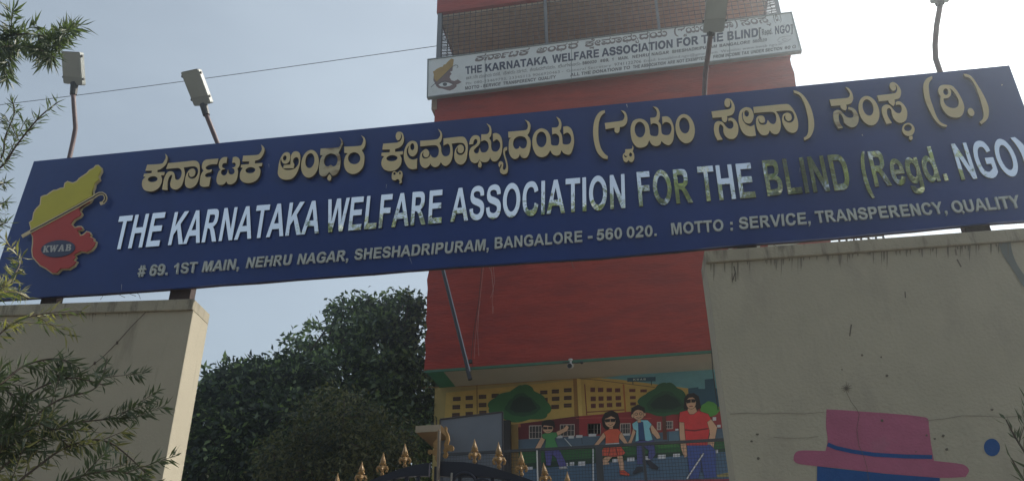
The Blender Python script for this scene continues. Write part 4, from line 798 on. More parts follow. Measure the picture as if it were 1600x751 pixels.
mural('painted_road', [((44,62,78), c8, [(-520,690),(-330,690),(0,662),(300,634),(600,608),(862,584),(890,742),(860,738),(0,770),(-520,800)]), ((92,84,50), c8, [(780,715),(860,700),(865,725),(790,728)]), ((92,30,32), c8, [(-520,770),(0,752),(870,738),(900,1000),(-520,1000)])], .0160)
for a in ((12,642,52,666),(203,628,232,648),(285,620,325,641),(372,613,414,633),(455,605,498,627),(540,599,578,617),(760,577,790,596),(-35,645,-10,664),(-70,650,-45,668),(-280,672,-240,690)):
    mural('painted_kerb_block', [((128,128,130), c8, Q(*a, .05))], .0185)
def blob(pts, amp, n=40, k=9):
    L = smooth_loop(pts, 6); N = len(L); c_ = np.mean(L, 0); out = []
    for i, p in enumerate(L):
        u = abs(math.sin(math.pi*k*i/N)); out.append(tuple(c_+(np.array(p)-c_)*(1+amp*(u-.5))))
    return out
t1 = [(555,213),(605,230),(640,262),(685,292),(710,350),(690,392),(620,408),(520,420),(440,405),(370,360),(372,320),(410,280),(460,260),(510,240)]
mural('painted_tree', [((30,64,34), c7, blob(t1, .09)), ((20,46,28), c7, blob([(545,262),(600,285),(655,345),(600,385),(520,388),(460,352),(490,300)], .07)), ((12,28,22), c7, [(545,278),(600,290),(638,345),(600,368),(520,370),(485,350),(505,305)])], .0125)
t2 = [(505,202),(545,218),(590,250),(620,300),(625,345),(590,372),(520,385),(430,382),(360,352),(345,312),(380,270),(420,250),(455,220)]
mural('painted_tree', [((58,34,26), c8, [(478,370),(500,370),(506,520),(484,520)]), ((26,56,34), c8, blob(t2, .09)), ((20,44,28), c8, blob([(505,250),(565,285),(600,335),(540,368),(425,365),(395,325),(440,275)], .07)), ((12,28,22), c8, [(505,266),(560,292),(588,330),(540,352),(432,350),(412,326),(450,288)])], .0125)
mural('painted_bush', [((50,92,36), c8, blob([(692,345),(735,308),(780,325),(798,358),(765,388),(720,386)], .08))], .0135)
SK = (138,104,82); HA = (20,12,12); OUT = (26,20,18)
mural('painted_figure', [   # boy in a green shirt
 (SK, c7, [(662,505),(682,520),(655,572),(622,578),(640,545)]), (SK, c7, [(740,480),(785,458),(802,440),(814,450),(806,470),(752,498)]), (SK, c7, stroke([(700,470),(702,492)], 16)),
 ((52,50,92), c7, [(680,575),(760,575),(792,635),(802,668),(762,672),(742,618),(722,602),(714,665),(690,662)]), ((34,32,60), c7, stroke([(722,585),(722,610)], 3)),
 ((44,86,50), c7, [(664,492),(690,482),(722,480),(745,480),(752,500),(735,515),(748,550),(760,572),(680,574),(688,520),(672,512)]),
 (HA, c7, [(664,452),(665,425),(680,414),(710,410),(732,420),(738,452)]), (SK, c7, E(698, 458, 29, 26)), (HA, c7, [(666,440),(690,428),(728,430),(730,446),(690,440)]), (HA, c7, Q(673,450,694,462)), (HA, c7, Q(700,450,722,461)), (OUT, c7, stroke([(690,474),(700,477),(710,472)], 2)),
 ((118,124,126), c7, stroke([(790,512),(832,560)], 5)), ((120,120,120), c7, [(760,672),(802,668),(808,682),(762,684)])], .0200)
mural('painted_figure', [   # girl in an orange dress
 (HA, c8, [(150,445),(145,405),(162,372),(200,358),(232,376),(244,420),(236,462),(208,468),(165,462)]), (SK, c8, [(165,615),(204,612),(178,642),(186,656),(130,662),(134,640)]), (SK, c8, [(228,610),(258,610),(266,650),(269,692),(245,692),(240,660)]),
 (SK, c8, [(155,478),(168,500),(142,530),(110,566),(94,560),(125,520)]), (SK, c8, [(243,478),(252,478),(288,540),(276,550),(240,510)]), (SK, c8, stroke([(195,440),(196,470)], 20)),
 ((142,56,38), c8, [(153,478),(185,462),(232,460),(250,478),(238,498),(240,542),(165,548),(165,500)]), ((148,140,132), c8, [(163,543),(240,537),(242,547),(163,553)]), ((132,52,36), c8, [(163,554),(242,548),(273,592),(262,606),(210,615),(140,608),(136,590)]), ((92,36,26), c8, stroke([(190,560),(180,608)], 2)), ((92,36,26), c8, stroke([(220,556),(232,606)], 2)),
 (SK, c8, E(190, 415, 30, 36)), (HA, c8, [(158,405),(165,380),(195,372),(222,385),(224,402),(195,388),(175,398)]), (HA, c8, [(160,408),(188,405),(188,420),(164,423)]), (HA, c8, [(192,405),(220,404),(216,420),(194,420)]), (OUT, c8, stroke([(178,435),(192,441),(206,433)], 2)),
 ((126,48,34), c8, [(242,692),(268,690),(298,712),(295,722),(245,712)]), ((128,130,132), c8, stroke([(95,570),(96,750)], 7))], .0200)
mural('painted_figure', [   # boy in a pale blue jacket
 (SK, c8, [(318,460),(332,478),(304,548),(284,548),(300,518)]), (SK, c8, [(410,440),(425,440),(458,482),(470,510),(452,516),(422,482)]),
 ((46,48,84), c8, [(336,528),(432,522),(442,600),(422,632),(400,622),(406,580),(378,560),(370,656),(342,656)]),
 ((84,124,132), c8, [(313,432),(345,412),(398,412),(420,434),(408,458),(426,520),(400,528),(372,520),(330,530),(336,470),(318,460)]), ((26,44,72), c8, [(346,422),(372,422),(384,522),(350,524)]),
 (SK, c8, stroke([(350,400),(352,424)], 18)), (HA, c8, [(306,385),(310,345),(345,326),(380,344),(386,375),(365,360),(320,362)]), (SK, c8, E(348, 382, 31, 28)), (SK, c8, E(315, 388, 7, 10)), (SK, c8, E(382, 380, 6, 9)), (HA, c8, [(310,368),(315,345),(345,332),(378,345),(382,362),(345,352),(325,356)]),
 (OUT, c8, [E(335,378,9,8), E(335,378,6.5,5.5)]), (OUT, c8, [E(360,376,9,8), E(360,376,6.5,5.5)]), (OUT, c8, stroke([(336,396),(350,401),(364,394)], 2.5)),
 ((24,26,34), c8, [(315,706),(340,672),(370,670),(372,694),(322,712)]), ((24,26,34), c8, [(390,642),(406,632),(458,674),(454,686),(422,680)])], .0200)
mural('painted_figure', [   # woman in a red shirt
 (HA, c8, [(600,350),(604,292),(620,268),(655,262),(682,280),(694,342),(670,356),(612,352)]), (SK, c8, [(575,420),(606,420),(610,520),(618,610),(604,620),(585,570),(576,490)]), (SK, c8, [(728,412),(750,404),(785,452),(768,540),(764,572),(734,578),(730,548),(745,490)]),
 (SK, c8, [(625,340),(665,340),(678,378),(645,392),(615,378)]), ((38,50,92), c8, [(618,550),(746,548),(776,580),(781,727),(716,735),(700,650),(680,735),(632,738),(624,650)]), ((26,34,66), c8, stroke([(690,600),(700,700)], 3)),
 ((132,34,34), c8, [(578,368),(618,358),(632,380),(655,380),(680,360),(735,378),(751,406),(728,422),(742,470),(730,550),(614,552),(606,480),(602,424),(572,422)]), ((84,20,24), c8, stroke([(608,466),(660,470),(735,458)], 4)),
 (SK, c8, E(640, 314, 27, 36)), (HA, c8, [(608,305),(615,280),(645,270),(672,285),(672,300),(650,284),(628,286)]), (HA, c8, [(612,300),(637,296),(637,313),(616,318)]), (HA, c8, [(642,296),(667,296),(662,312),(643,313)]), ((110,40,40), c8, stroke([(632,335),(648,334)], 3)),
 ((134,136,138), c8, stroke([(616,738),(710,596)], 8))], .0200)

# things in front of the overhang
m_ = MB(); a = onY(733, 586, 9.45); b_ = onY(679, 372, 9.75)
pr = thing('hanging_pole', 'long thin black pole slanting down in front of the red wall', 'pole', tuple(a))
under(pr, m_.tube([a, b_], .021, 10).build('tube', M['chrome'])); dd = _n(b_-a)
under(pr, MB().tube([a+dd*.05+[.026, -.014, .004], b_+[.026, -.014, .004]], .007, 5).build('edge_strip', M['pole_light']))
under(pr, MB().tube([a-dd*.06, a+dd*.10], [.028, .026], 10).build('end_cap', M['chrome']))
def cctv(label, px, py, y, s):
    p = onY(px, py, y); r_ = thing('security_camera', label, 'security camera', tuple(p))
    under(r_, MB().tube([p+[0, .0, .10*s], p+[0, -.0, .0]], .018*s, 8).build('stem', M['white_plastic']))
    under(r_, MB().tube([p+[0, .07*s, .02*s], p+[-.01*s, -.11*s, -.035*s]], [.045*s, .05*s], 12).build('body', M['white_plastic'], smooth=False))
    under(r_, MB().tube([p+[-.01*s, -.111*s, -.0355*s], p+[-.012*s, -.125*s, -.040*s]], [.042*s, .042*s], 12).build('lens_face', M['cable']))
    under(r_, MB().tube([p+[0, 0, .10*s], p+[0, 0, .125*s]], .04*s, 10).build('mount', M['white_plastic']))
cctv('white security camera under the middle of the overhang edge', 892, 571, 9.95, .72)
tag(MB().tube([onY(735, 567, 9.9), onY(735, 562, 9.9)], .028, 8).tube([onY(731, 585, 9.6), onY(737, 576, 9.7), onY(738, 568, 9.88)], .005, 5).tube([onY(736, 561, 9.9), onY(740, 520, 9.95), onY(748, 470, 9.96), onY(753, 415, 9.96)], .004, 5).build('wall_plug', M['cable']), 'small dark plug with a thin wire beside the slanting pole', 'plug')
mb = MB()
for pts in ([(766,410),(769,430),(772,452),(769,470),(770,490),(771,478)], [(770,412),(773,440),(768,460),(766,465)], [(762,412),(768,425),(771,455)], [(750,470),(745,505),(742,540),(741,560)], [(749,475),(746,520),(748,556)], [(756,414),(752,450),(749,480)]):
    mb.tube([onY(x+rng.normal()*.3, y, 9.97-.01*rng.random()) for x, y in pts], .0028, 4)
tag(mb.build('dry_tendrils', M['thread']), 'pale dry tendrils hanging down the red wall under the board', 'tendrils', kind='stuff')
tag(MB().tube([onY(1101, 400, 9.9), onY(1106, 450, 9.93), onY(1110, 520, 9.93), onY(1114, 580, 9.93), onY(1122, 640, 9.93)], .006, 5).build('downcomer_wire', M['cable']), 'black wire running down beside the right wall edge', 'wire')
mb = MB()
p = [onY(x, y, 9.97) for x, y in ((880, 565), (898, 567), (910, 566))]; mb.tube(p, .006, 5); mb.ell(onY(909, 566, 9.96), (.02, .02, .02), 8, 6)
tag(mb.build('camera_wiring', M['cable']), 'short black wiring clipped next to the security camera', 'wire')

# ------------------------------------------------------------------ yard: sheet panel, sunshade slab, mesh fence
PY = 8.6
pa, pb, pcn = onY(688, 655, PY), onY(785.5, 643.5, PY), onY(787, 708, PY)
pan = thing('sheet_panel', 'plain grey sheet panel standing behind the gate at the left of the mural', 'panel', (pa[0], PY, 0))
under(pan, MB().hexa([(pa[0], PY, .02), (pb[0], PY, .02), (pb[0], PY+.04, .02), (pa[0], PY+.04, .02), tuple(pa), tuple(pb), (pb[0], PY+.04, pb[2]), (pa[0], PY+.04, pa[2])]).build('sheet', M['panel']))
mb = MB()
mb.tube([pa+[0, -.004, .004], pb+[0, -.004, .004]], .009, 6); mb.tube([pa+[0, -.004, 0], (pa[0], PY-.004, .02)], .009, 6); mb.tube([pb+[0, -.004, 0], (pb[0], PY-.004, .02)], .009, 6)
under(pan, mb.build('angle_frame', M['bar']))
g0 = onY(649, 675, 8.2); g1 = onY(690, 670, 8.2)
sh = thing('sunshade_slab', 'ochre plastered sunshade slab with a pale edge beside the grey panel', 'slab', (g0[0], 8.2, 0))
under(sh, MB().box((g0[0], 8.2, g0[2]), (onY(688, 670, 8.2)[0], 8.215, g0[2]+.07)).build('slab_edge', M['ochre_edge']))
under(sh, MB().box((g0[0]+.002, 8.217, g0[2]+.001), (onY(688, 670, 8.2)[0], 9.4, g0[2]+.069)).build('slab', M['ochre']))
under(sh, MB().box((g0[0]+.35, 8.9, 0), (g0[0]+.55, 9.39, g0[2]-.001)).build('support_wall', M['ochre']))
under(sh, MB().tube([onY(682, 668, 8.25), onY(681.5, 655, 8.25)], .006, 5).build('rebar', M['bar']))
# dark doorway slot between the panel and the mural
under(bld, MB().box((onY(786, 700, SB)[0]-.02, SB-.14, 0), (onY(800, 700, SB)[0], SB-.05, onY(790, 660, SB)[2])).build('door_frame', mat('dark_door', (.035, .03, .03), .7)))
under(bld, MB().box((onY(800, 700, SB)[0]+.003, SB-.06, 0), (onY(811, 700, SB)[0], SB-.04, onY(805, 664, SB)[2])).build('shutter', mat('ochre_shutter', (.30, .19, .06), .8, .2)))
# wire mesh fence
FY = 8.3; fz = onY(930, 697, FY)[2]; fz0 = onY(930, 762, FY)[2]
fen = thing('mesh_fence', 'black wire mesh fence with thin rails standing in front of the mural', 'fence', (onY(930, 700, FY)[0], FY, 0))
fx0, fx1 = onY(690, 712, FY)[0], 2.2
for z in (fz, fz0): under(fen, MB().box((fx0, FY-.012, z-.014), (fx1, FY+.012, z+.014)).build('rail', M['wire']))
mb = MB(); x = fx0
while x < fx1: mb.box((x-.0014, FY-.0014, .1), (x+.0014, FY+.0014, fz)); x += .032
z = .15
while z < fz: mb.box((fx0, FY+.0016, z-.0014), (fx1, FY+.0042, z+.0014)); z += .034
tag(under(fen, mb.build('wire_mesh', M['wire'])), kind='stuff')
for px in (691, 745, 843, 936, 1006): x = onY(px, 712, FY)[0]; under(fen, MB().box((x-(.012 if px != 936 else .035), FY-.016, 0), (x+(.012 if px != 936 else .035), FY+.016, fz+.01)).build('fence_post', M['wire']))
x = onY(840, 720, FY)[0]; under(fen, MB().tube([(x, FY-.03, .02), (x, FY-.03, onY(840, 704, FY)[2])], .008, 6).build('white_rod', M['white_plastic']))

# ------------------------------------------------------------------ gate
GY = 4.85
gate = thing('entrance_gate', 'dark navy arched steel gate with gold spear and fleur finials', 'gate', (onY(685, 720, GY)[0], GY, 0))
arc = [(455, 815), (520, 779), (582, 749.5), (625, 733), (655, 725.5), (688, 721), (725, 722), (752, 726), (775, 732), (800, 739.5), (827, 748.5), (880, 772), (940, 800), (1000, 832)]
fine = []
for i in range(len(arc)-1):
    for u in (0, .5): fine.append((arc[i][0]*(1-u)+arc[i+1][0]*u, arc[i][1]*(1-u)+arc[i+1][1]*u))
fine.append(arc[-1]); O_ = [onY(x, y, GY) for x, y in fine]
bandw = [.035+.055*math.exp(-((x-705)/70)**2) for x, y in fine]
xm = onY(687, 720, GY)[0]
for side in (-1, 1):
    idx = [i for i, p in enumerate(O_) if (p[0]-xm)*side > 0]; L = [O_[i] for i in idx]; Wd = [bandw[i] for i in idx]; m_ = MB()
    for i in range(len(L)-1):
        a, b_ = L[i], L[i+1]; m_.hexa([a+[0, -.02, -Wd[i]], b_+[0, -.02, -Wd[i+1]], b_+[0, .02, -Wd[i+1]], a+[0, .02, -Wd[i]], a+[0, -.02, 0], b_+[0, -.02, 0], b_+[0, .02, 0], a+[0, .02, 0]])
    under(gate, m_.build('arch_band', M['navy_steel']))
    xs = np.linspace(xm+side*.13, (L[-1] if side > 0 else L[0])[0]-side*.05, 11)
    zf = lambda x: np.interp(x, [p[0] for p in O_], [p[2]-w for p, w in zip(O_, bandw)])
    for x in xs: under(gate, MB().box((x-.010, GY-.010, .22), (x+.010, GY+.010, zf(x)-.001)).build('gate_bar', M['navy_steel']))
    for z in (.2, 1.2): under(gate, MB().box((min(xm+side*.03, xs[-1]+side*.06), GY-.018, z), (max(xm+side*.03, xs[-1]+side*.06), GY+.018, z+.05)).build('gate_rail', M['navy_steel']))
    xe = xs[-1]+side*.06; under(gate, MB().box((xe-.03, GY-.03, .03), (xe+.03, GY+.03, zf(xe)+.02)).build('gate_stile', M['navy_steel']))
ztop = onY(684, 672, GY-.05)[2]; xs_ = onY(684.5, 720, GY-.05)[0]
under(gate, MB().box((xs_-.006, GY-.055, .05), (xs_+.007, GY-.024, ztop)).build('meeting_bar', mat('sunlit_bar_edge', (.22, .18, .14), .5, .2)))  # sunlit edge of the flat bar, painted in as a pale colour
under(gate, MB().box((xs_-.03, GY-.023, .05), (xs_-.008, GY+.022, O_[10][2]-.03)).build('meeting_stile', M['navy_steel']))
# scroll rings
for cx_, cy_, r_ in ((725, 758, 18), (753, 765, 15), (700, 768, 12)):
    c_ = onY(cx_, cy_, GY-.021); rr_ = r_*.0042
    under(gate, MB().tube([c_+np.array([rr_*math.cos(w), 0, rr_*math.sin(w)]) for w in np.linspace(-.3, 5.2, 22)], .010, 6).build('scroll', M['navy_steel'], smooth=True))
under(gate, MB().tube([onY(706, 738, GY-.03), onY(702, 800, GY-.03)], .007, 6).build('inner_rod', mat('pale_rod', (.3, .28, .25), .5, .2)))  # rod in a paler tone than the rest of the gate
def lathe(mb, c, prof, k=8, sx=1, sy=1):
    vs = []; fs = []
    for z, r in prof:
        for j in range(k): w = 2*math.pi*j/k; vs.append((c[0]+r*sx*math.cos(w), c[1]+r*sy*math.sin(w), c[2]+z))
    for i in range(len(prof)-1):
        for j in range(k): fs.append((i*k+j, i*k+(j+1) % k, (i+1)*k+(j+1) % k, (i+1)*k+j))
    fs.append(tuple(range(k))[::-1]); mb.add(vs, fs)
def fin_mesh():
    mb = MB(); h = .155
    lathe(mb, (0, 0, 0), [(0, .006), (.012, .008), (.014, .015), (.026, .015), (.030, .008), (.040, .010), (.052, .024), (.066, .020), (.072, .011), (.078, .014), (.086, .020), (.100, .021), (.118, .014), (.138, .006), (h, .0005)], 8)
    for s in (1, -1):                                 # curled side leaves with a drooping tip
        mb.tube([(0, 0, .050), (s*.018, -.002, .060), (s*.032, -.004, .062), (s*.038, -.005, .050), (s*.034, -.006, .036), (s*.024, -.006, .034)], [.012, .012, .010, .009, .008, .005], 6)
        mb.tube([(0, 0, .040), (0, s*.02, .050), (0, s*.030, .046), (0, s*.028, .032)], [.010, .010, .008, .005], 6)
        mb.tube([(0, 0, .082), (s*.016, 0, .086), (s*.022, 0, .080), (s*.020, 0, .074)], [.008, .007, .006, .004], 6)
    return mb
F0 = fin_mesh().build('finial', M['gold_paint'], smooth=False); fst = True
for x, yb in ((525, 775), (563, 755), (596.5, 742.5), (632.5, 731), (741.5, 722), (780, 730), (815, 741.5), (853.5, 756), (886, 772)):
    o = F0 if fst else F0.copy()
    if not fst: COL.objects.link(o)
    fst = False; p = onY(x, yb, GY); p[2] = np.interp(p[0], [q[0] for q in O_], [q[2] for q in O_])-.004
    o.parent = gate; o.location = Vector(p)-Vector(gate.location); o.rotation_euler = (0, D2R(rng.normal()*2), rng.random()*.5); s_ = 1.0+.05*rng.normal(); o.scale = (s_*.86, s_*.86, s_)
# the two halves of the central fleur, one on each leaf
cq = lambda x, y: (500+x/4, 640+y/4)
flR = smooth_loop([(783,100,c),(792,108),(792,130),(803,155),(808,185),(800,215),(815,218),(832,225),(834,245),(820,256),(800,252),(792,262),(798,272),(790,296),(774,298),(768,284),(776,268),(768,250),(778,240),(774,215),(784,190),(788,165),(780,135),(778,110)], 4)
flL = smooth_loop([(742,120,c),(742,330,c),(728,322),(718,300),(722,285),(706,280),(696,262),(686,276),(675,268),(674,252),(690,246),(712,250),(712,232),(706,212),(714,195),(728,180),(732,150),(735,128)], 4)
for lp, yy in ((flR, GY-.012), (flL, GY+.0)):
    o = MB().poly([[cq(*p) for p in lp]], lambda x, y: onY(x, y, yy), .016, (0, 1, 0)).build('centre_fleur', M['gold_paint']); bv = o.modifiers.new('bevel', 'BEVEL'); bv.width = .004; bv.segments = 2; bv.limit_method = 'ANGLE'; under(gate, o)

# ------------------------------------------------------------------ foliage
def leaf_mesh(name, cent, nrm_jit, length, width, mats, parent, dirs=None, mi=None, droop=.0, bend=.12):
    N = len(cent); d = dirs if dirs is not None else rng.normal(size=(N, 3)); d = d/np.linalg.norm(d, axis=1)[:, None]
    d[:, 2] -= droop; d = d/np.linalg.norm(d, axis=1)[:, None]
    a = rng.normal(size=(N, 3)); w = np.cross(d, a); w = w/np.linalg.norm(w, axis=1)[:, None]; u = np.cross(w, d)
    ln = (length*(.7+.6*rng.random(N)))[:, None]; wd = (width*(.75+.5*rng.random(N)))[:, None]
    c_ = np.asarray(cent)
    b0 = c_; m1 = c_+d*ln*.45+w*wd*.5+u*ln*bend*.5; m2 = c_+d*ln*.45-w*wd*.5+u*ln*bend*.5; mid = c_+d*ln*.5+u*ln*bend*.35; tp = c_+d*ln-u*ln*bend*.4
    V_ = np.stack([b0, m1, mid, m2, tp], 1).reshape(-1, 3); i0 = np.arange(N)*5
    T = np.concatenate([np.stack([i0, i0+1, i0+2], 1), np.stack([i0, i0+2, i0+3], 1), np.stack([i0+1, i0+4, i0+2], 1), np.stack([i0+2, i0+4, i0+3], 1)], 1).reshape(-1, 3)
    me = bpy.data.meshes.new(name); me.vertices.add(len(V_)); me.vertices.foreach_set('co', V_.ravel())
    me.loops.add(len(T)*3); me.loops.foreach_set('vertex_index', T.ravel().astype(np.int32)); me.polygons.add(len(T)); me.polygons.foreach_set('loop_start', np.arange(len(T), dtype=np.int32)*3)
    for m_ in mats: me.materials.append(m_)
    if mi is None: mi = rng.integers(0, len(mats), N)
    me.polygons.foreach_set('material_index', np.repeat(mi, 4).astype(np.int32)); me.update(calc_edges=True); me.validate()
    o = bpy.data.objects.new(name, me); COL.objects.link(o); o['kind'] = 'stuff'
    if parent is not None: under(parent, o)
    return o
def clumps(blobs, ncl, per, rad, hollow=.55):
    # leaf clusters scattered mostly through the outer part of ellipsoids
    out = []; dd = []
    vol = np.array([b[1][0]*b[1][1]*b[1][2] for b in blobs])**.8; vol /= vol.sum()
    for k_ in range(ncl):
        b = blobs[rng.choice(len(blobs), p=vol)]; v = rng.normal(size=3); v /= np.linalg.norm(v); r = hollow+(1-hollow)*rng.random()**.6
        if rng.random() < .08: r *= 1.10
        c_ = np.array(b[0])+v*np.array(b[1])*r; n_ = int(per*(.5+rng.random()))
        out.append(c_+rng.normal(size=(n_, 3))*rad*np.array([1, 1, .75])); q = rng.normal(size=(n_, 3)); q[:, 2] -= .35; q += v*.8; dd.append(q)
    return np.concatenate(out), np.concatenate(dd)
def limb(mb, a, b, r0, r1, n=7, wob=.05):
    a, b = np.array(a, float), np.array(b, float); P = [a+(b-a)*i/n+rng.normal(size=3)*wob*np.linalg.norm(b-a)*(0 < i < n) for i in range(n+1)]
    mb.tube(P, [r0+(r1-r0)*i/n for i in range(n+1)], 7); return P
def tree(name, label, base, blobs, ncl, per, rad, ll, lw, mats, trunk_r, weights=None, group=None, hollow=.55, cat='tree'):
    root = thing(name, label, cat, base, group); mb = MB(); top = np.mean([b[0] for b in blobs], 0); fork = np.array(base)*.35+top*.65; fork[2] = base[2]+(top[2]-base[2])*.5
    limb(mb, base, fork, trunk_r, trunk_r*.7, 6, .02); under(root, mb.build('trunk', M['bark'], smooth=True))
    for b in blobs:
        mb = MB(); P = limb(mb, fork, np.array(b[0]), trunk_r*.45, trunk_r*.12)
        for k_ in range(5): v = rng.normal(size=3); v /= np.linalg.norm(v); limb(mb, P[rng.integers(3, 8)], np.array(b[0])+v*np.array(b[1])*.95, trunk_r*.12, .006, 5, .06)
        under(root, mb.build('branch', M['bark'], smooth=True))
    c_, d_ = clumps(blobs, ncl, per, rad, hollow); mi = rng.choice(len(mats), len(c_), p=weights)
    leaf_mesh('crown', c_, 0, ll, lw, mats, root, d_, mi, .1); return root
TY = 11.5
def bb(px, py, y, rx, ry, rz): return (onY(px, py, y), (rx, ry, rz))
pxm = lambda y: math.hypot(y, 4)/1258*1.0
s_ = .0098
tree('broadleaf_tree', 'tall sunlit green tree nearest the red building, behind the gate', tuple(np.append(onY(600, 700, TY)[:2], 0)),
     [bb(600, 545, TY, .60, .8, .55), bb(560, 610, TY, .95, 1, .70), bb(640, 620, TY, .70, 1, .8), bb(520, 690, TY-.3, 1.1, 1, .8), bb(640, 700, TY, .8, 1, .8), bb(553, 505, TY, .42, .5, .36), bb(630, 500, TY, .36, .6, .34), bb(480, 560, TY, .38, .5, .40), bb(595, 488, TY+.2, .34, .4, .26), bb(538, 478, TY, .14, .2, .16), bb(640, 478, TY, .22, .3, .16), bb(505, 520, TY, .2, .2, .2)],
     1150, 34, .080, .105, .050, [M['leaf_a'], M['leaf_b'], M['leaf_glint']], .12, [.46, .18, .36])
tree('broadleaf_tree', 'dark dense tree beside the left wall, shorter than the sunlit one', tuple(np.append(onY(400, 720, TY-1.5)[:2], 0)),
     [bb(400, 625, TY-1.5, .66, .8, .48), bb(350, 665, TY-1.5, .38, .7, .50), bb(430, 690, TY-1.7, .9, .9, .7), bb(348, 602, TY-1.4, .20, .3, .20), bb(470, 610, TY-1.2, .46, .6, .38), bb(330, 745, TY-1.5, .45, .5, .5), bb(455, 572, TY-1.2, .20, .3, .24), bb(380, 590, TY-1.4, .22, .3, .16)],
     800, 34, .080, .105, .048, [M['leaf_b'], M['leaf_a'], M['leaf_glint']], .11, [.62, .22, .16])
tree('shrubby_tree', 'small olive-leaved shrubby tree in front, low in the middle', tuple(np.append(onY(530, 760, TY-3)[:2], 0)),
     [bb(530, 660, TY-3, .50, .5, .36), bb(590, 700, TY-3, .46, .5, .36), bb(470, 720, TY-3, .50, .5, .36), bb(530, 740, TY-3, .8, .5, .4)],
     700, 22, .06, .060, .022, [M['leaf_c'], M['leaf_b']], .06, [.6, .4])
# pale wall seen through the trees
tag(MB().box((onY(322, 700, 14)[0], 14, 0), (onY(342, 700, 14)[0], 14.2, onY(330, 682, 14)[2])).build('neighbour_wall', M['ochre_edge']), 'scrap of pale wall glimpsed through the dark tree by the left wall', 'wall')

# trees across the street, mirrored in the steel letters
for lab, bs, bl_list, nc in (
  ('broad street tree across the road behind the viewer, right side', (5.2, -9, 0), [((4.8, -9, 11.0), (2.0, 1.6, 3.0)), ((1.6, -9, 10.1), (1.9, 1.8, 2.2)), ((6.9, -9, 10.3), (1.0, 1.2, 2.0)), ((4.0, -9, 7.6), (3.0, 2, 2.2))], 1000),
  ('street tree across the road behind the viewer, left side', (-4, -9, 0), [((-6.2, -9, 9.2), (3, 1.8, 2.6)), ((-1.6, -9, 9.3), (2.8, 1.8, 2.4)), ((-4, -9, 7.0), (3, 2, 2.2))], 2000)):
    tree('street_tree', lab, bs, bl_list, nc, 20, .25, .26, .13, [M['leaf_s'], M['leaf_a'], M['leaf_c']], .25, [.6, .2, .2], 'street trees across the road', .35)

# ------------------------------------------------------------------ bottlebrush branches reaching in from the left
rng = np.random.default_rng(23)
bt = thing('bottlebrush_tree', 'bottlebrush tree with narrow leaves reaching in at the left edge of the picture', 'tree', (-4.1, 2.9, .12))
mb = MB(); TP = [np.array([-4.1+.06*math.sin(i), 2.9+.05*math.cos(i*1.7), .12+i*.42]) for i in range(11)]; mb.tube(TP, [.09-.006*i for i in range(11)], 9); under(bt, mb.build('trunk', M['bark'], smooth=True))
LIMBS = []
def twig(path, y0, y1, dens, ll=.075, lw=.0085, droop=.35, mats=('needle',), spread=1.0, r=.006, sub=0, tipfrac=.0, name='branch', indiv=0):
    P = [onY(x, y, y0+(y1-y0)*i/(len(path)-1)) for i, (x, y) in enumerate(path)]
    L = smooth_loop3(P, 6); n = len(L)
    mb = MB(); mb.tube(L, [r*(1-.75*i/n)+.0012 for i in range(n)], 6)
    cs = []; ds = []
    def leaves(Lp, dens_):
        for i in range(len(Lp)-1):
            seg = Lp[i+1]-Lp[i]; l = np.linalg.norm(seg)
            if l < 1e-6: continue
            k_ = rng.poisson(l*dens_); t_ = seg/l
            for q in range(k_):
                v = rng.normal(size=3); v -= t_*v.dot(t_); v = v/np.linalg.norm(v); cs.append(Lp[i]+seg*rng.random()); ds.append(t_*.75+v*spread+np.array([0, 0, -droop]))
    leaves(L, dens)
    for k_ in range(sub):
        i = rng.integers(int(n*.15), n-1); t_ = _n(L[min(i+1, n-1)]-L[i-1]); v = rng.normal(size=3)*np.array([1, .5, 1]); v -= t_*v.dot(t_); dr = _n(t_*.8+_n(v)*.75+np.array([0, 0, -.1])); ln_ = .10+.16*rng.random()
        Ls = [L[i]+dr*ln_*u+np.array([0, 0, -.25*droop*ln_*u*u]) for u in np.linspace(0, 1, 6)]; mb.tube(Ls, [.0022, .002, .0018, .0016, .0014, .001], 5); leaves(Ls, dens*1.15)
    br_ = under(bt, mb.build(name, M['bark'], smooth=True))
    if indiv and cs:
        pr_ = rng.permutation(len(cs)); cs = [cs[i] for i in pr_]; ds = [ds[i] for i in pr_]; leaf_objects(br_, cs, ds, ll, lw*1.05, M[mats[0]], indiv); cs = cs[indiv:]; ds = ds[indiv:]
    if cs: leaf_mesh('leaves', np.array(cs), 0, ll, lw, [M[q] for q in mats], None, np.array(ds), None, 0, .10).parent = br_
    return np.array(cs), np.array(ds)
def leaf_objects(branch, cs, ds, ll, lw, m, nmax=90):    # nearest sprays: every leaf an object of its own
    me = bpy.data.meshes.new('leaf'); me.from_pydata([(0, 0, 0), (.3, .5, .03), (.62, .34, .06), (1, 0, -.02), (.62, -.34, .06), (.3, -.5, .03), (.45, 0, .04)], [], [(0, 6, 1), (1, 6, 2), (2, 6, 3), (3, 6, 4), (4, 6, 5), (5, 6, 0)]); me.materials.append(m)
    for c_, d_ in zip(cs[:nmax], ds[:nmax]):
        o = bpy.data.objects.new('leaf', me); COL.objects.link(o); o.parent = branch; o.location = Vector(c_)
        o.rotation_euler = (Vector(d_).to_track_quat('X', 'Z').to_matrix() @ Matrix.Rotation(rng.random()*6.28, 3, 'X')).to_euler(); l = ll*(.7+.6*rng.random()); o.scale = (l, lw*(.8+.4*rng.random()), l)
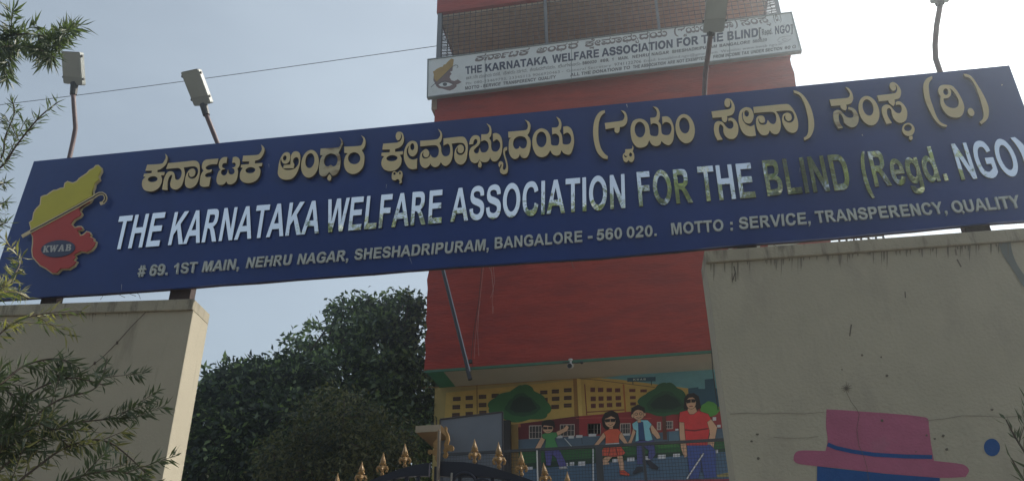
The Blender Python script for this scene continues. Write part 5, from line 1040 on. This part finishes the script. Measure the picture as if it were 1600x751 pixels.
def smooth_loop3(P, n):
    out = []; P = [np.array(p) for p in P]
    for i in range(len(P)-1):
        p0, p1, p2, p3 = P[max(i-1, 0)], P[i], P[i+1], P[min(i+2, len(P)-1)]
        for q in range(n):
            u = q/n; out.append(.5*((2*p1)+(-p0+p2)*u+(2*p0-5*p1+4*p2-p3)*u*u+(-p0+3*p1-3*p2+p3)*u**3))
    out.append(P[-1]); return out
N1 = ('needle',); N2 = ('needle', 'needle_y'); N3 = ('needle_y', 'needle')
twig([(-170,160),(-80,105),(-18,84),(24,72),(58,76),(84,90)], 2.7, 2.2, 400, .078, .0080, .45, N1, .9, .006, 8, indiv=140)
twig([(-140,150),(-60,108),(-10,68),(28,54),(66,56),(94,72)], 2.7, 2.2, 290, .070, .0095, .2, N1, .9, .004, 6, indiv=80)
twig([(-160,330),(-60,290),(0,262),(25,228),(60,185),(90,160)], 2.7, 2.3, 190, .052, .0062, .2, N1, .9, .005, 4, indiv=70)
twig([(-140,330),(-50,300),(0,250),(8,215),(22,178),(20,160)], 2.7, 2.3, 160, .048, .0060, .1, N1, .9, .004, 1)
for y in (292, 322, 355): twig([(-90,y+30),(-40,y+12),(-10,y),(12,y-8)], 2.7, 2.4, 150, .05, .006, .1, N1, .8, .003, 0)
twig([(-150,520),(-70,490),(-20,460),(12,440),(28,420),(34,400)], 2.9, 3.4, 110, .07, .0105, .1, N3, .9, .005, 4)
twig([(-140,540),(-60,500),(-10,462),(20,456),(45,466)], 2.9, 3.3, 110, .07, .0105, .2, N2, .9, .004, 3)
twig([(-150,640),(-70,590),(-10,530),(30,500),(80,488),(128,486)], 2.9, 3.4, 105, .075, .0105, .45, N2, .9, .005, 2)
twig([(-140,700),(-60,640),(0,600),(40,570),(90,560),(125,575)], 2.9, 3.3, 200, .07, .0105, .2, N1, .9, .006, 5)
twig([(-140,780),(-60,720),(0,660),(50,612),(110,590),(165,602)], 2.9, 3.4, 200, .065, .0105, .2, N1, .95, .006, 7)
twig([(-120,800),(-40,730),(30,670),(90,625),(150,605),(168,560)], 2.9, 3.3, 110, .06, .0095, .1, N1, .9, .005, 4)
twig([(-120,840),(-30,760),(40,700),(100,665),(160,655),(215,652)], 2.9, 3.5, 200, .065, .0105, .2, N1, .95, .006, 8)
twig([(-120,860),(-30,800),(50,735),(110,695),(170,690),(235,745)], 2.9, 3.4, 140, .065, .0105, .2, N2, .95, .006, 7)
twig([(-120,900),(-20,830),(60,775),(120,745),(180,735),(225,748)], 2.9, 3.3, 200, .065, .0105, .1, N1, .95, .006, 7)
twig([(-120,720),(-50,690),(0,680),(40,672),(75,690)], 2.9, 3.2, 200, .065, .008, .3, N1, .95, .004, 5)
twig([(-120,600),(-60,600),(-20,590),(10,610),(40,640)], 2.9, 3.2, 130, .065, .008, .3, N1, .95, .004, 4)
twig([(-110,880),(-30,760),(10,690),(60,660),(110,700)], 2.9, 3.2, 130, .065, .008, .3, N2, .95, .005, 6)
# a few narrow-leaved twigs at the lower right corner, from a plant by the right wall
rt = thing('corner_shrub', 'narrow-leaved dark shrub poking in at the lower right corner by the wall', 'shrub', (2.75, 3.7, .12)); bt2 = bt; bt = rt
under(rt, MB().tube([(2.75, 3.7, .12), (2.7, 3.72, 1.2), (2.68, 3.75, 2.0)], [.03, .022, .012], 7).build('trunk', M['bark'], smooth=True))
twig([(1700,860),(1650,790),(1610,720),(1585,680),(1572,655)], 3.75, 3.8, 60, .085, .010, 0, N1, .6, .006, 1)
twig([(1700,900),(1640,820),(1600,750),(1580,715)], 3.75, 3.8, 60, .085, .010, 0, N1, .6, .006, 1)
bt = bt2

# ------------------------------------------------------------------ added air volume imitating lens veiling glare towards the sun
hz = MB().box((-1490, -1490, -1.0), (1490, 1490, 17.0)).build('glare_veil', bpy.data.materials.new('glare_veil_air')); tag(hz, kind='stuff')
hm = hz.data.materials[0]; hm.use_nodes = True; hn = hm.node_tree; hn.nodes.remove(hn.nodes['Principled BSDF'])
pv = hn.nodes.new('ShaderNodeVolumePrincipled'); pv.inputs['Color'].default_value = (.84, .93, 1, 1); pv.inputs['Density'].default_value = .0085; pv.inputs['Anisotropy'].default_value = .86
hn.links.new(pv.outputs[0], hn.nodes['Material Output'].inputs['Volume'])
